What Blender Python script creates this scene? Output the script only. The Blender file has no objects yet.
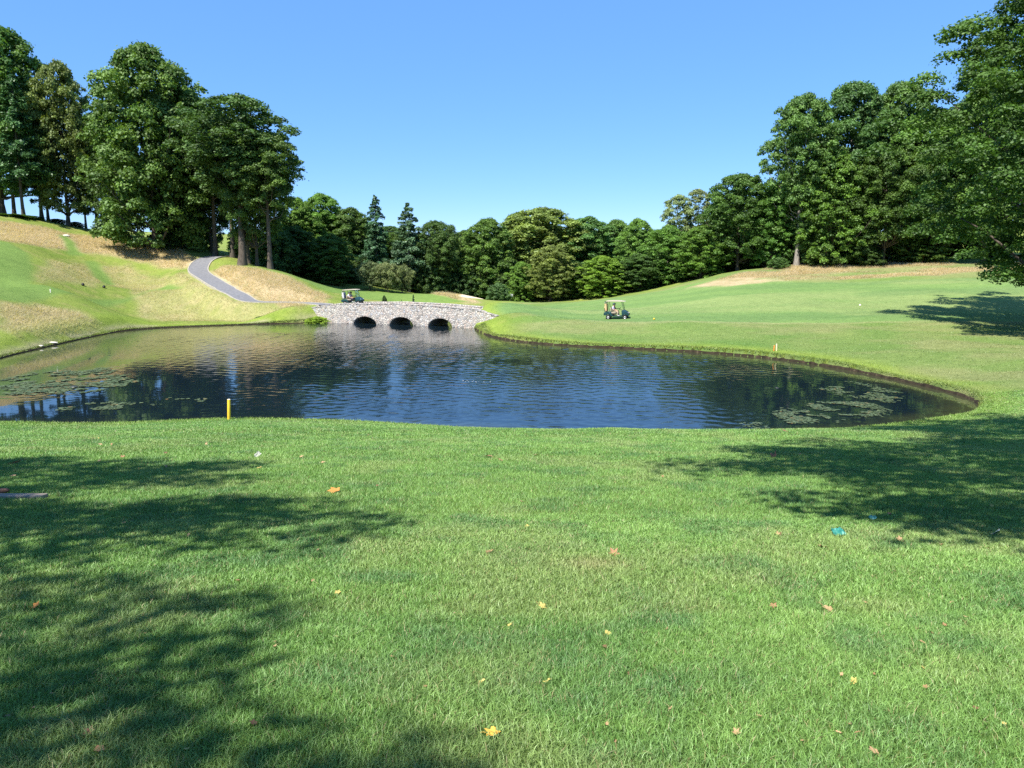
import bpy, bmesh, math, random, time
import numpy as np
from mathutils import Vector, Matrix

T0 = time.perf_counter()
rng = np.random.default_rng(11)
random.seed(11)
sc = bpy.context.scene
COL = sc.collection
PI = math.pi

# ------------------------------------------------------------------ helpers
def link(o, parent=None):
    COL.objects.link(o)
    if parent is not None:
        o.parent = parent
    return o

def tag(o, label=None, cat=None, group=None, kind=None):
    if label: o['label'] = label
    if cat: o['category'] = cat
    if group: o['group'] = group
    if kind: o['kind'] = kind
    return o

def empty(name, loc, rz=0.0):
    o = bpy.data.objects.new(name, None)
    o.empty_display_size = 0.3
    o.location = loc
    o.rotation_euler = (0, 0, rz)
    return link(o)

def mesh_np(name, V, faces4=None, faces3=None, col=None, smooth=False, colname='Col'):
    """mesh from numpy arrays: quads (n,4) and/or triangles (n,3)"""
    me = bpy.data.meshes.new(name)
    V = np.asarray(V, dtype=np.float32).reshape(-1, 3)
    loops = []; starts = []; tot = 0
    if faces4 is not None and len(faces4):
        f = np.asarray(faces4, dtype=np.int32); loops.append(f.ravel())
        starts.append(tot + 4 * np.arange(len(f), dtype=np.int32)); tot += f.size
    if faces3 is not None and len(faces3):
        f = np.asarray(faces3, dtype=np.int32); loops.append(f.ravel())
        starts.append(tot + 3 * np.arange(len(f), dtype=np.int32)); tot += f.size
    loops = np.concatenate(loops); starts = np.concatenate(starts)
    me.vertices.add(len(V)); me.vertices.foreach_set('co', V.ravel())
    me.loops.add(len(loops)); me.loops.foreach_set('vertex_index', loops)
    me.polygons.add(len(starts)); me.polygons.foreach_set('loop_start', starts)
    if smooth:
        me.polygons.foreach_set('use_smooth', np.ones(len(starts), dtype=bool))
    me.update(calc_edges=True)
    if col is not None:
        c = np.ones((len(V), 4), dtype=np.float32); c[:, :3] = np.asarray(col, dtype=np.float32)
        a = me.color_attributes.new(colname, 'FLOAT_COLOR', 'POINT')
        a.data.foreach_set('color', c.ravel())
    return me

def add_attr(me, name, c3):
    c = np.ones((len(c3), 4), dtype=np.float32); c[:, :3] = c3
    a = me.color_attributes.new(name, 'FLOAT_COLOR', 'POINT')
    a.data.foreach_set('color', c.ravel())

class MB:
    """collects simple shapes into one mesh"""
    def __init__(s): s.bm = bmesh.new()
    def box(s, c, size, rz=0, ry=0, bevel=0.0, rx=0):
        r = bmesh.ops.create_cube(s.bm, size=1.0)
        M = Matrix.Translation(c) @ Matrix.Rotation(rz, 4, 'Z') @ Matrix.Rotation(ry, 4, 'Y') @ Matrix.Rotation(rx, 4, 'X') @ Matrix.Diagonal((*size, 1))
        bmesh.ops.transform(s.bm, matrix=M, verts=r['verts'])
        if bevel:
            es = list({e for v in r['verts'] for e in v.link_edges})
            bmesh.ops.bevel(s.bm, geom=es, offset=bevel, segments=2, affect='EDGES', profile=0.5)
        return s
    def tube(s, pts, rad, n=8, cap=True):
        pts = [Vector(p) for p in pts]
        if not hasattr(rad, '__len__'): rad = [rad] * len(pts)
        rings = []
        for i, p in enumerate(pts):
            d = (pts[min(i + 1, len(pts) - 1)] - pts[max(i - 1, 0)]).normalized()
            a = d.orthogonal().normalized() if i == 0 else (prev - d * prev.dot(d)).normalized()
            prev = a; b = d.cross(a)
            rings.append([s.bm.verts.new(p + (a * math.cos(2 * PI * k / n) + b * math.sin(2 * PI * k / n)) * rad[i]) for k in range(n)])
        for r0, r1 in zip(rings, rings[1:]):
            for k in range(n):
                s.bm.faces.new((r0[k], r0[(k + 1) % n], r1[(k + 1) % n], r1[k]))
        if cap:
            s.bm.faces.new(list(reversed(rings[0]))); s.bm.faces.new(rings[-1])
        return s
    def prism(s, poly, y0, y1, bevel=0.0):
        """polygon in (x,z), extruded along y"""
        a = [s.bm.verts.new((x, y0, z)) for x, z in poly]
        b = [s.bm.verts.new((x, y1, z)) for x, z in poly]
        n = len(poly); fs = [s.bm.faces.new(a), s.bm.faces.new(list(reversed(b)))]
        for i in range(n):
            fs.append(s.bm.faces.new((a[i], b[i], b[(i + 1) % n], a[(i + 1) % n])))
        if bevel:
            es = list(fs[0].edges) + list(fs[1].edges)
            bmesh.ops.bevel(s.bm, geom=es, offset=bevel, segments=2, affect='EDGES', profile=0.5)
        return s
    def lathe(s, prof, n=20, M=None, cap=False):
        rings = []
        for r, z in prof:
            rings.append([s.bm.verts.new((r * math.cos(2 * PI * k / n), r * math.sin(2 * PI * k / n), z)) for k in range(n)])
        for r0, r1 in zip(rings, rings[1:]):
            for k in range(n):
                s.bm.faces.new((r0[k], r0[(k + 1) % n], r1[(k + 1) % n], r1[k]))
        if cap:
            s.bm.faces.new(list(reversed(rings[0]))); s.bm.faces.new(rings[-1])
        if M is not None:
            bmesh.ops.transform(s.bm, matrix=M, verts=[v for r in rings for v in r])
        return s
    def blob(s, c, rad, seg=12, jitter=0.0):
        r = bmesh.ops.create_uvsphere(s.bm, u_segments=seg, v_segments=max(6, seg // 2 + 2), radius=1.0)
        for v in r['verts']:
            k = 1 + (random.random() - .5) * jitter
            v.co = Vector((v.co.x * rad[0] * k + c[0], v.co.y * rad[1] * k + c[1], v.co.z * rad[2] * k + c[2]))
        return s
    def build(s, name, mat, parent=None, smooth=True, loc=None):
        bmesh.ops.recalc_face_normals(s.bm, faces=s.bm.faces)
        me = bpy.data.meshes.new(name); s.bm.to_mesh(me); s.bm.free()
        for m in (mat if isinstance(mat, (list, tuple)) else [mat]):
            me.materials.append(m)
        if smooth:
            me.polygons.foreach_set('use_smooth', np.ones(len(me.polygons), dtype=bool))
            try: me.set_sharp_from_angle(angle=math.radians(38))
            except Exception: pass
        o = bpy.data.objects.new(name, me)
        if loc is not None: o.location = loc
        return link(o, parent)

# value noise -----------------------------------------------------------
def _h(ix, iy, seed):
    v = np.sin(ix * 127.1 + iy * 311.7 + seed * 74.7) * 43758.5453
    return v - np.floor(v)
def vnoise(x, y, seed=0.0):
    x = np.asarray(x, dtype=np.float64); y = np.asarray(y, dtype=np.float64)
    ix = np.floor(x); iy = np.floor(y); fx = x - ix; fy = y - iy
    u = fx * fx * (3 - 2 * fx); v = fy * fy * (3 - 2 * fy)
    a = _h(ix, iy, seed); b = _h(ix + 1, iy, seed); c = _h(ix, iy + 1, seed); d = _h(ix + 1, iy + 1, seed)
    return (a * (1 - u) + b * u) * (1 - v) + (c * (1 - u) + d * u) * v
def fbm(x, y, seed=0.0, o=4):
    t = 0; amp = 1; n = 0
    for i in range(o):
        t = t + amp * vnoise(x * 2 ** i, y * 2 ** i, seed + i * 3.3); n += amp; amp *= .5
    return t / n
def sstep(a, b, x):
    t = np.clip((x - a) / (b - a), 0, 1); return t * t * (3 - 2 * t)
def mix3(a, b, w):
    w = np.asarray(w)[..., None]; return np.asarray(a) * (1 - w) + np.asarray(b) * w

# ------------------------------------------------------------------ camera
F = 760.0; CAMZ = 6.5; HOR = 268.0
PITCH = math.atan((384 - HOR) / F)
CP, SP = math.cos(PITCH), math.sin(PITCH)
def ray(px, py):
    u = (px - 512) / F; v = (384 - py) / F
    return u, CP + v * SP, -SP + v * CP
def depth(px, D):
    g = float(np.interp(D, [0, 20, 25, 30, 40, 50, 60, 70, 80, 90, 100, 110, 120, 140, 170, 200], [0, 29.6, 35.6, 41.5, 52, 61, 69.5, 77, 83.6, 90, 99, 109, 116, 128, 160, 190]))
    l = float(np.interp(D, [0, 50, 60, 70, 80, 88, 95, 101, 112, 125, 140], [0, 61, 70, 80, 94, 112, 124, 133, 145, 155, 165]))
    w_ = min(1, max(0, (260 - px) / 180)); return g * (1 - w_) + l * w_
def atD(px, py, D): return atDn(px, py, depth(px, D))
def atDn(px, py, D):
    u, dy, dz = ray(px, py); t = D / dy
    return (u * t, D, CAMZ + dz * t)
def atZ(px, py, z):
    u, dy, dz = ray(px, py); t = (z - CAMZ) / dz
    return (u * t, dy * t, z)

cam_d = bpy.data.cameras.new('camera'); cam_d.sensor_width = 36; cam_d.lens = F / 1024 * 36
cam_d.clip_start = 0.1; cam_d.clip_end = 5000
cam = link(bpy.data.objects.new('camera', cam_d)); cam.location = (0, 0, CAMZ)
cam.rotation_euler = (PI / 2 - PITCH, 0, 0)
sc.camera = cam

# ------------------------------------------------------------------ light
SUN_EL = math.radians(54); SUN_AZ = math.radians(215)     # azimuth clockwise from +Y: behind the camera, to the left
sun_dir = Vector((math.sin(SUN_AZ) * math.cos(SUN_EL), math.cos(SUN_AZ) * math.cos(SUN_EL), math.sin(SUN_EL)))
sl = bpy.data.lights.new('sun', 'SUN'); sl.energy = 4.3; sl.angle = math.radians(0.53); sl.color = (1, .955, .88)
so = link(bpy.data.objects.new('sun', sl)); so.rotation_euler = sun_dir.to_track_quat('Z', 'Y').to_euler(); so.location = (-30, -30, 60)
w = bpy.data.worlds.new('World'); sc.world = w; w.use_nodes = True
nt = w.node_tree; nt.nodes.clear()
sky = nt.nodes.new('ShaderNodeTexSky'); sky.sky_type = 'NISHITA'; sky.sun_disc = False
sky.sun_elevation = SUN_EL; sky.sun_rotation = SUN_AZ; sky.altitude = 200; sky.air_density = 0.85; sky.dust_density = 0.0; sky.ozone_density = 4.0
hs = nt.nodes.new('ShaderNodeHueSaturation'); hs.inputs['Saturation'].default_value = 1.22; hs.inputs['Value'].default_value = 1.0
bg = nt.nodes.new('ShaderNodeBackground'); bg.inputs['Strength'].default_value = 0.135
wo = nt.nodes.new('ShaderNodeOutputWorld')
mxs = nt.nodes.new('ShaderNodeMix'); mxs.data_type = 'RGBA'; mxs.inputs[0].default_value = .68; mxs.inputs[7].default_value = (.62, 1.36, 3.0, 1)
nt.links.new(sky.outputs[0], hs.inputs['Color']); nt.links.new(hs.outputs[0], mxs.inputs[6]); nt.links.new(mxs.outputs[2], bg.inputs['Color']); nt.links.new(bg.outputs[0], wo.inputs['Surface'])
sc.view_settings.view_transform = 'Standard'; sc.view_settings.look = 'None'; sc.view_settings.gamma = 1.0
sc.view_settings.exposure = 1.2; sc.view_settings.use_curve_mapping = False
sc.cycles.max_bounces = 6; sc.cycles.diffuse_bounces = 3; sc.cycles.glossy_bounces = 3; sc.cycles.transmission_bounces = 4
sc.cycles.transparent_max_bounces = 6
sc.cycles.use_denoising = False

# ------------------------------------------------------------------ materials
class NT:
    def __init__(s, name):
        s.m = bpy.data.materials.new(name); s.m.use_nodes = True; s.t = s.m.node_tree; s.t.nodes.clear()
        s.out = s.n('ShaderNodeOutputMaterial')
    def n(s, typ, **kw):
        nd = s.t.nodes.new(typ)
        for k, v in kw.items():
            if k in nd.inputs: nd.inputs[k].default_value = v
            else: setattr(nd, k, v)
        return nd
    def l(s, a, b): s.t.links.new(a, b)
    def ramp(s, fac, stops):
        r = s.n('ShaderNodeValToRGB'); e = r.color_ramp.elements
        while len(e) < len(stops): e.new(0.5)
        for i, (p, c) in enumerate(stops):
            e[i].position = p; e[i].color = (*c, 1) if len(c) == 3 else c
        s.l(fac, r.inputs[0]); return r.outputs[0]
    def mixc(s, fac, a, b, bt='MIX'):
        m = s.n('ShaderNodeMix', data_type='RGBA', blend_type=bt)
        for i, x in ((0, fac), (6, a), (7, b)):
            if isinstance(x, (int, float)): m.inputs[i].default_value = x
            elif isinstance(x, tuple): m.inputs[i].default_value = (*x, 1) if len(x) == 3 else x
            else: s.l(x, m.inputs[i])
        return m.outputs[2]
    def noise(s, scale, detail=4, vec=None, rough=.55):
        n = s.n('ShaderNodeTexNoise'); n.inputs['Scale'].default_value = scale; n.inputs['Detail'].default_value = detail
        n.inputs['Roughness'].default_value = rough
        if vec is not None: s.l(vec, n.inputs['Vector'])
        return n.outputs['Fac']
    def bsdf(s, col, rough=.6, spec=.4, metal=0.0, normal=None):
        b = s.n('ShaderNodeBsdfPrincipled')
        if isinstance(col, tuple): b.inputs['Base Color'].default_value = (*col, 1)
        else: s.l(col, b.inputs['Base Color'])
        if isinstance(rough, (int, float)): b.inputs['Roughness'].default_value = rough
        else: s.l(rough, b.inputs['Roughness'])
        b.inputs['Specular IOR Level'].default_value = spec; b.inputs['Metallic'].default_value = metal
        if normal is not None: s.l(normal, b.inputs['Normal'])
        s.l(b.outputs[0], s.out.inputs['Surface']); return b
    def bump(s, h, strength=.3, dist=.05):
        b = s.n('ShaderNodeBump'); b.inputs['Strength'].default_value = strength; b.inputs['Distance'].default_value = dist
        s.l(h, b.inputs['Height']); return b.outputs[0]

def paint(name, col, rough=.45, spec=.4, metal=0.0, var=.18, scale=18):
    t = NT(name); tc = t.n('ShaderNodeTexCoord')
    f = t.noise(scale, 5, tc.outputs['Object'])
    c0 = tuple(x * (1 - var) for x in col); c1 = tuple(min(1, x * (1 + var)) for x in col)
    c = t.ramp(f, [(.3, c0), (.7, c1)])
    t.bsdf(c, rough, spec, metal); return t.m

def leaf_material(name, transl=.32, gloss=.05, tint=(1, 1, 1), rough=.42):
    t = NT(name)
    at = t.n('ShaderNodeAttribute', attribute_name='Col'); oi = t.n('ShaderNodeObjectInfo')
    c = t.mixc(1.0, at.outputs['Color'], oi.outputs['Color'], 'MULTIPLY')
    d = t.n('ShaderNodeBsdfDiffuse'); t.l(c, d.inputs['Color'])
    tr = t.n('ShaderNodeBsdfTranslucent')
    c2 = t.mixc(1.0, c, (1.25, 1.25, .55), 'MULTIPLY'); t.l(c2, tr.inputs['Color'])
    m = t.n('ShaderNodeMixShader'); m.inputs[0].default_value = transl
    t.l(d.outputs[0], m.inputs[1]); t.l(tr.outputs[0], m.inputs[2])
    g = t.n('ShaderNodeBsdfGlossy'); g.inputs['Roughness'].default_value = rough; g.inputs['Color'].default_value = (.9, .95, .9, 1)
    m2 = t.n('ShaderNodeMixShader'); m2.inputs[0].default_value = gloss
    t.l(m.outputs[0], m2.inputs[1]); t.l(g.outputs[0], m2.inputs[2]); t.l(m2.outputs[0], t.out.inputs['Surface'])
    return t.m

M_leaf = leaf_material('leaves', .30, .03, rough=.6)
M_needle = leaf_material('needles', .12, .03)
M_grass = leaf_material('grass_blades', .22, .035, rough=.5)
M_dry = leaf_material('dry_grass', .42, .02, rough=.7)
M_pad = leaf_material('lily_pad', .05, .12, rough=.35)

def bark_material(name, a, b):
    t = NT(name); tc = t.n('ShaderNodeTexCoord'); mp = t.n('ShaderNodeMapping'); mp.inputs['Scale'].default_value = (5, 5, .7)
    t.l(tc.outputs['Object'], mp.inputs['Vector'])
    f = t.noise(2.2, 7, mp.outputs[0], .65)
    c = t.ramp(f, [(.3, a), (.7, b)])
    t.bsdf(c, .9, .15, 0, t.bump(f, .8, .06)); return t.m
M_bark = bark_material('bark_brown', (.045, .036, .028), (.15, .125, .10))
M_bark_pale = bark_material('bark_pale', (.14, .125, .10), (.36, .33, .28))

# ------------------------------------------------------------------ terrain
POND_PX = [(-40, 372), (0, 357.5), (30, 350.5), (62, 343), (92, 336.5), (122, 330.5), (165, 327.5), (215, 326), (265, 324), (300, 323.2)]
bl = np.array(atZ(322, 322.3, 0)[:2]); br = np.array(atZ(474, 328.0, 0)[:2])
BE = br - bl; BL = float(np.linalg.norm(BE)); BE /= BL; BN = np.array([-BE[1], BE[0]])
if BN[1] < 0: BN = -BN
BWID = 4.4
POND_PX_R = [(480, 331), (490, 336), (505, 339.5), (525, 342.5), (560, 345.5), (615, 348), (680, 351), (750, 356), (800, 362), (850, 370), (900, 380.5), (940, 389.5), (965, 396), (981, 402.5), (985, 407)]
LIP_PX = [(975, 413), (950, 417), (900, 424), (850, 429), (800, 431.5), (700, 433.5), (600, 433), (512, 431), (430, 426), (350, 421.5), (270, 419.5), (229, 419.3), (150, 422), (100, 424.5), (50, 424), (0, 422), (-60, 424)]
LIPZ = .45
pond = [atZ(x, y, 0)[:2] for x, y in POND_PX]
pond += [tuple(bl + BN * 0.1), tuple(bl + BN * 7 + BE * 1.5), tuple(bl + BN * 17 + BE * 3), tuple(bl + BN * 18 + BE * (BL - 5)), tuple(br + BN * 7 - BE * 1.5), tuple(br)]
pond += [atZ(x, y, 0)[:2] for x, y in POND_PX_R]
for x, y in LIP_PX:
    p = atZ(x, y, LIPZ); k = 1 + .42 / math.hypot(p[0], p[1])
    pond.append((p[0] * k, p[1] * k))
pond += [(-29, 32), (-38, 36), (-45, 43), (-44.5, 51)]
pond = np.array(pond)

def smooth_poly(P, it=2):
    for _ in range(it):
        Q = np.roll(P, -1, axis=0)
        P = np.stack([P * .75 + Q * .25, P * .25 + Q * .75], 1).reshape(-1, 2)
    return P
pondS = smooth_poly(pond, 2)

def poly_sd(P, X, Y, nearest=False):
    """signed distance, negative inside"""
    X = np.ravel(X); Y = np.ravel(Y)
    best = np.full(X.shape, 1e18); inside = np.zeros(X.shape, bool); nx = np.zeros_like(X); ny = np.zeros_like(X)
    n = len(P)
    for i in range(n):
        ax, ay = P[i]; bx, by = P[(i + 1) % n]
        ex, ey = bx - ax, by - ay; L2 = ex * ex + ey * ey + 1e-12
        t = np.clip(((X - ax) * ex + (Y - ay) * ey) / L2, 0, 1)
        qx = ax + t * ex; qy = ay + t * ey
        d = (X - qx) ** 2 + (Y - qy) ** 2
        m = d < best; best = np.where(m, d, best)
        if nearest: nx = np.where(m, qx, nx); ny = np.where(m, qy, ny)
        c = ((ay > Y) != (by > Y)) & (X < (bx - ax) * (Y - ay) / (by - ay + 1e-15) + ax)
        inside ^= c
    s = np.where(inside, -1, 1) * np.sqrt(best)
    return (s, nx, ny) if nearest else s

CTRL = []
for x, y in POND_PX: p = atZ(x, y, .30); CTRL.append(p)
for x, y in POND_PX_R: p = atZ(x, y - .2, .34); CTRL.append((p[0], p[1], .36))
for x, y in LIP_PX: CTRL.append(atZ(x, y, LIPZ))
CTRL += [(-30, 27, 1.0), (-40, 32, .9), (-50, 44, 1.2)]
for Y, z in ((-12, 6.3), (-5, 5.5), (0, 4.9), (5, 4.16), (10, 3.43), (15, 2.69), (20, 1.96), (25, 1.2)):
    for X in (-24, -12, -5, 0, 5, 12):
        if abs(X) < 15 or Y < 22: CTRL.append((X, Y, z))
for X, Y, z in ((28, -5, 5.5), (28, 5, 4.1), (28, 14, 2.8), (27, 24, 1.45), (28, 33, .75), (31, 42, .75)): CTRL.append((X, Y, z))
for a in [  # left hillside
    (0, 332, 50), (0, 312, 56), (0, 300, 60), (0, 289, 63.5), (0, 285, 68), (0, 262, 75), (0, 242, 82), (0, 222, 88), (0, 214, 92),
    (60, 322, 61), (60, 304, 67), (60, 290, 71), (60, 286, 76), (60, 264, 82), (60, 245, 88), (60, 229, 93), (60, 224, 97),
    (120, 314, 78), (120, 291, 83), (120, 285.5, 87), (120, 262, 92), (120, 244, 97), (120, 238, 101),
    (180, 314, 85), (180, 291, 90), (180, 270, 98), (170, 253, 102), (165, 246, 105),
    (230, 317, 89), (230, 302, 92), (230, 286, 97), (222, 264, 107), (222, 259, 111),
    (280, 314, 93), (280, 300, 97), (280, 285, 102), (265, 269, 110),
    (286, 303.5, 92.5), (303, 304.8, 91.5), (318, 306, 95), (330, 297, 104),
    # valley and green beyond the bridge
    (290, 276, 128), (340, 289, 124), (400, 300, 116), (440, 302, 116), (280, 270, 138), (330, 283, 137), (390, 290.5, 138), (440, 297, 138), (490, 302.5, 136), (450, 294, 128),
    # right side
    (484, 326, 77), (500, 313, 73), (500, 328, 68), (520, 317, 71), (520, 331, 65), (560, 322, 66), (560, 314.5, 80), (545, 304, 112), (560, 302.5, 132), (615, 338, 57), (617, 317.8, 71), (610, 300, 118), (660, 323, 63), (660, 305, 92), (660, 290, 122), (660, 289, 132),
    (750, 345, 48), (750, 323, 62), (750, 308, 76), (750, 295, 90), (750, 282, 106), (735, 273, 120), (735, 271, 132),
    (830, 350, 44), (840, 323, 62), (840, 300, 84), (840, 282, 103), (840, 268, 116), (840, 261, 128),
    (900, 360, 37.5), (920, 345, 45), (920, 322, 61), (920, 300, 82), (920, 280, 100), (920, 266, 114), (920, 260, 124),
    (960, 378, 32), (1000, 380, 29.5), (1024, 372, 31.5), (1024, 345, 44), (1024, 323, 61), (1024, 302, 79), (1024, 282, 95), (1010, 270, 106), (1024, 262, 118),
]: CTRL.append(atD(*a))
pb = bl + BE * -1.5; CTRL.append((pb[0], pb[1], 1.5))
pb = bl - BE * 1.0 + BN * 2.2; CTRL.append((pb[0], pb[1], 2.0))
pb = bl - BE * 5 + BN * 2.2; CTRL.append((pb[0], pb[1], 2.15))
pb = br + BE * 1.2 + BN * 2.2; CTRL.append((pb[0], pb[1], 1.9))
pb = br + BE * 5 + BN * 2.2; CTRL.append((pb[0], pb[1], 1.7))
for s in (.15, .5, .85):
    pb = bl + BE * BL * s + BN * 20; CTRL.append((pb[0], pb[1], .8))
CTRL += [(-95, 72, 9), (-125, 128, 17), (-160, 170, 18), (-100, 165, 14), (-70, 210, 12), (-20, 220, 7), (20, 220, 6), (70, 190, 13), (130, 170, 17), (140, 110, 11), (95, 60, 4), (75, 25, 4), (-75, 25, 5), (-70, -20, 8), (60, -20, 8),
         (0, -50, 10), (0, 330, 12), (-170, 320, 22), (170, 320, 22), (-240, 80, 20), (240, 80, 16), (0, 600, 30), (-450, 450, 34), (450, 450, 34), (-400, -300, 18), (400, -300, 18)]
CTRL = np.array(CTRL)
C0 = 5.0
def _phi(d2): return np.sqrt(d2 + C0 * C0)
cx, cy, cz = CTRL.T
A = _phi((cx[:, None] - cx) ** 2 + (cy[:, None] - cy) ** 2)
n = len(cx)
A2 = np.zeros((n + 3, n + 3)); A2[:n, :n] = A - .06 * np.eye(n); A2[:n, n] = 1; A2[:n, n + 1] = cx; A2[:n, n + 2] = cy
A2[n, :n] = 1; A2[n + 1, :n] = cx; A2[n + 2, :n] = cy
SOL = np.linalg.lstsq(A2, np.concatenate([cz, [0, 0, 0]]), rcond=1e-12)[0]
def raw_h(X, Y):
    X = np.atleast_1d(np.asarray(X, float)); Y = np.atleast_1d(np.asarray(Y, float)); sh = X.shape
    X = X.ravel(); Y = Y.ravel(); z = SOL[n] + SOL[n + 1] * X + SOL[n + 2] * Y
    for k in range(n):
        z = z + SOL[k] * _phi((X - cx[k]) ** 2 + (Y - cy[k]) ** 2)
    return z.reshape(sh)
PATHC = None
def flatten_path(X, Y, h):
    if PATHC is None: return h
    m = (X > -80) & (X < -10) & (Y > 86) & (Y < 160)
    if not m.any(): return h
    x, y = X[m], Y[m]; best = np.full(x.shape, 1e9); z = np.zeros(x.shape); w = np.zeros(x.shape)
    for a, b, c, q in PATHC:
        d = np.hypot(x - a, y - b); k = d < best; best = np.where(k, d, best); z = np.where(k, c, z); w = np.where(k, q, w)
    h = h.copy(); f = sstep(4.2, 1.9, best) * w; h[m] = h[m] * (1 - f) + z * f
    return h
def height(X, Y, sd=None):
    X = np.atleast_1d(np.asarray(X, float)); Y = np.atleast_1d(np.asarray(Y, float))
    if sd is None: sd = poly_sd(pondS, X, Y).reshape(X.shape)
    h = raw_h(X, Y)
    far = sstep(8, 30, np.hypot(X, Y))
    h = h + (fbm(X * .13, Y * .13, 5.0, 3) - .5) * .55 * far * sstep(1, 9, sd) + (fbm(X * .6, Y * .6, 9.0, 3) - .5) * .10 * (.3 + .7 * far) * sstep(.2, 2, sd)
    h = flatten_path(X, Y, h)
    bank = .17 + .08 * (vnoise(X * 1.3, Y * 1.3, 3) - .5)
    h = np.where(sd > -.02, np.maximum(h, bank), h)
    left = sstep(-12, -26, X) * sstep(42, 54, Y)              # shallow shelving shore on the far left, cut bank elsewhere
    h = h * (1 - left * sstep(1.6, 0, sd) * .8)
    return np.where(sd > -.02, h, -np.minimum(.9, .30 + np.abs(sd) * .35))
def hz(x, y): return float(height([x], [y])[0])

def unproj(px, py, zoff=0.0, lo=2.0, hi=200.0):
    """ground point seen through a pixel of the photograph"""
    t = np.linspace(lo, hi, 2400); u, dy, dz = ray(px, py)
    X = u * t / dy; Y = t; Z = CAMZ + dz * t / dy
    g = raw_h(X, Y); g = np.where((poly_sd(pondS, X, Y) < 0), 0.0, np.maximum(g, .1)); d = Z - g - zoff
    k = np.argmax(d < 0)
    if d[k] >= 0 or k == 0: k = int(np.argmin(np.abs(d)))
    return X[k], Y[k], g[k]

def catmull(P, n=12):
    P = [np.array(p, float) for p in P]; P = [2 * P[0] - P[1]] + P + [2 * P[-1] - P[-2]]; out = []
    for i in range(1, len(P) - 2):
        for k in range(n):
            u = k / n; a, b, c, d = P[i - 1:i + 3]
            out.append(.5 * (2 * b + (c - a) * u + (2 * a - 5 * b + 4 * c - d) * u * u + (3 * b - a - 3 * c + d) * u ** 3))
    out.append(P[-2]); return np.array(out)
pc = [unproj(207, 259.5)[:2], unproj(199, 267)[:2], unproj(200, 274)[:2], unproj(214, 283)[:2], unproj(236, 294)[:2], unproj(256, 302.5)[:2]]
pe = bl - BE * 5 + BN * 2.2; pm = bl - BE * 1 + BN * 2.2
path_ctr = catmull([np.array(pc[0]) + (1.5, 7)] + pc + [tuple(pe), tuple(pm)], 14)
_z = raw_h(path_ctr[:, 0], path_ctr[:, 1]); _n = len(path_ctr); _k = np.arange(_n) / 14.
_t = np.clip((_k - 5) / 3.0, 0, 1); _z = np.where(_k > 5, _z * (1 - sstep(0, .8, _t)) + (2.32 * (1 - _t) + 2.0 * _t) * sstep(0, .8, _t), _z)
for _ in range(10): _z[1:-1] = (_z[:-2] + 2 * _z[1:-1] + _z[2:]) / 4
PATHC = [(path_ctr[q, 0], path_ctr[q, 1], _z[q], .75 + .25 * (_k[q] > 4.5)) for q in range(_n)]

def gridline(a, b, step, lo, hi, g=1.14):
    m = list(np.arange(a, b + step / 2, step)); s = step; x = m[-1]; up = []
    while x < hi: s *= g; x += s; up.append(x)
    s = step; x = m[0]; dn = []
    while x > lo: s *= g; x -= s; dn.append(x)
    return np.array(dn[::-1] + m + up)
xs = gridline(-88, 80, .40, -2200, 2200)
ys = np.concatenate([gridline(-2, 45, .28, -1500, 45)[:-0 or None], ])
ys = ys[ys <= 45.01]; ys = np.concatenate([ys, np.arange(45.4, 150, .40)])
s_ = .40; x = ys[-1]; up = []
while x < 3000: s_ *= 1.14; x += s_; up.append(x)
ys = np.concatenate([ys, up])
GX, GY = np.meshgrid(xs, ys)
nxg, nyg = len(xs), len(ys)
gx, gy = GX.ravel().copy(), GY.ravel().copy()
core = (np.abs(gx) < 75) & (gy > -5) & (gy < 120)
sd = np.full(gx.shape, 50.0)
s_, px_, py_ = poly_sd(pondS, gx[core], gy[core], True)
snap = np.abs(s_) < .17
ox, oy = gx[core], gy[core]
ox = np.where(snap, px_, ox); oy = np.where(snap, py_, oy); s_ = np.where(snap, 0, s_)
gx[core] = ox; gy[core] = oy; sd[core] = s_
gz = height(gx, gy, sd)
ii = np.arange(nxg * nyg).reshape(nyg, nxg)
quads = np.stack([ii[:-1, :-1], ii[:-1, 1:], ii[1:, 1:], ii[1:, :-1]], -1).reshape(-1, 4)

# ---- zones, each from outlines laid on the ground
def zone(polys, X, Y, soft=1.0, wob=1.2):
    wx = X + (fbm(X * .35, Y * .35, 21, 3) - .5) * wob * 2; wy = Y + (fbm(X * .35, Y * .35, 31, 3) - .5) * wob * 2
    r = np.zeros(X.shape)
    for P in polys:
        r = np.maximum(r, sstep(soft, -soft, poly_sd(P, wx, wy)))
    return r
def gp(pl): return np.array([unproj(x, y, 0, 15)[:2] for x, y in pl])
DRY = [gp(p) for p in [
    [(-30, 214), (0, 221), (50, 229), (100, 237), (140, 240), (170, 247), (205, 262), (183, 272), (150, 262), (110, 254), (60, 250), (35, 246), (0, 240), (-30, 238)],
    [(222, 266), (262, 270), (300, 284), (334, 298), (322, 304), (300, 312), (264, 306), (240, 293), (212, 276), (208, 270)],
    [(0, 328), (0, 306), (40, 304), (80, 312), (104, 321), (84, 330), (46, 332), (20, 337)],
    [(686, 288), (735, 275), (790, 266), (840, 262), (900, 262), (960, 264), (1030, 262), (1030, 271), (980, 272), (930, 275), (870, 278), (800, 280), (730, 286)],
    [(426, 293), (448, 294), (466, 299), (480, 303), (462, 304.5), (440, 299)],
    [(70, 262), (130, 262), (150, 284), (95, 284), (60, 282), (36, 280), (40, 266)],
    [(120, 268), (190, 276), (225, 302), (310, 312), (300, 321), (200, 322), (140, 316)],
]]
DRYW = [1, 1, .70, 1, 1, .48, .46]
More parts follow.
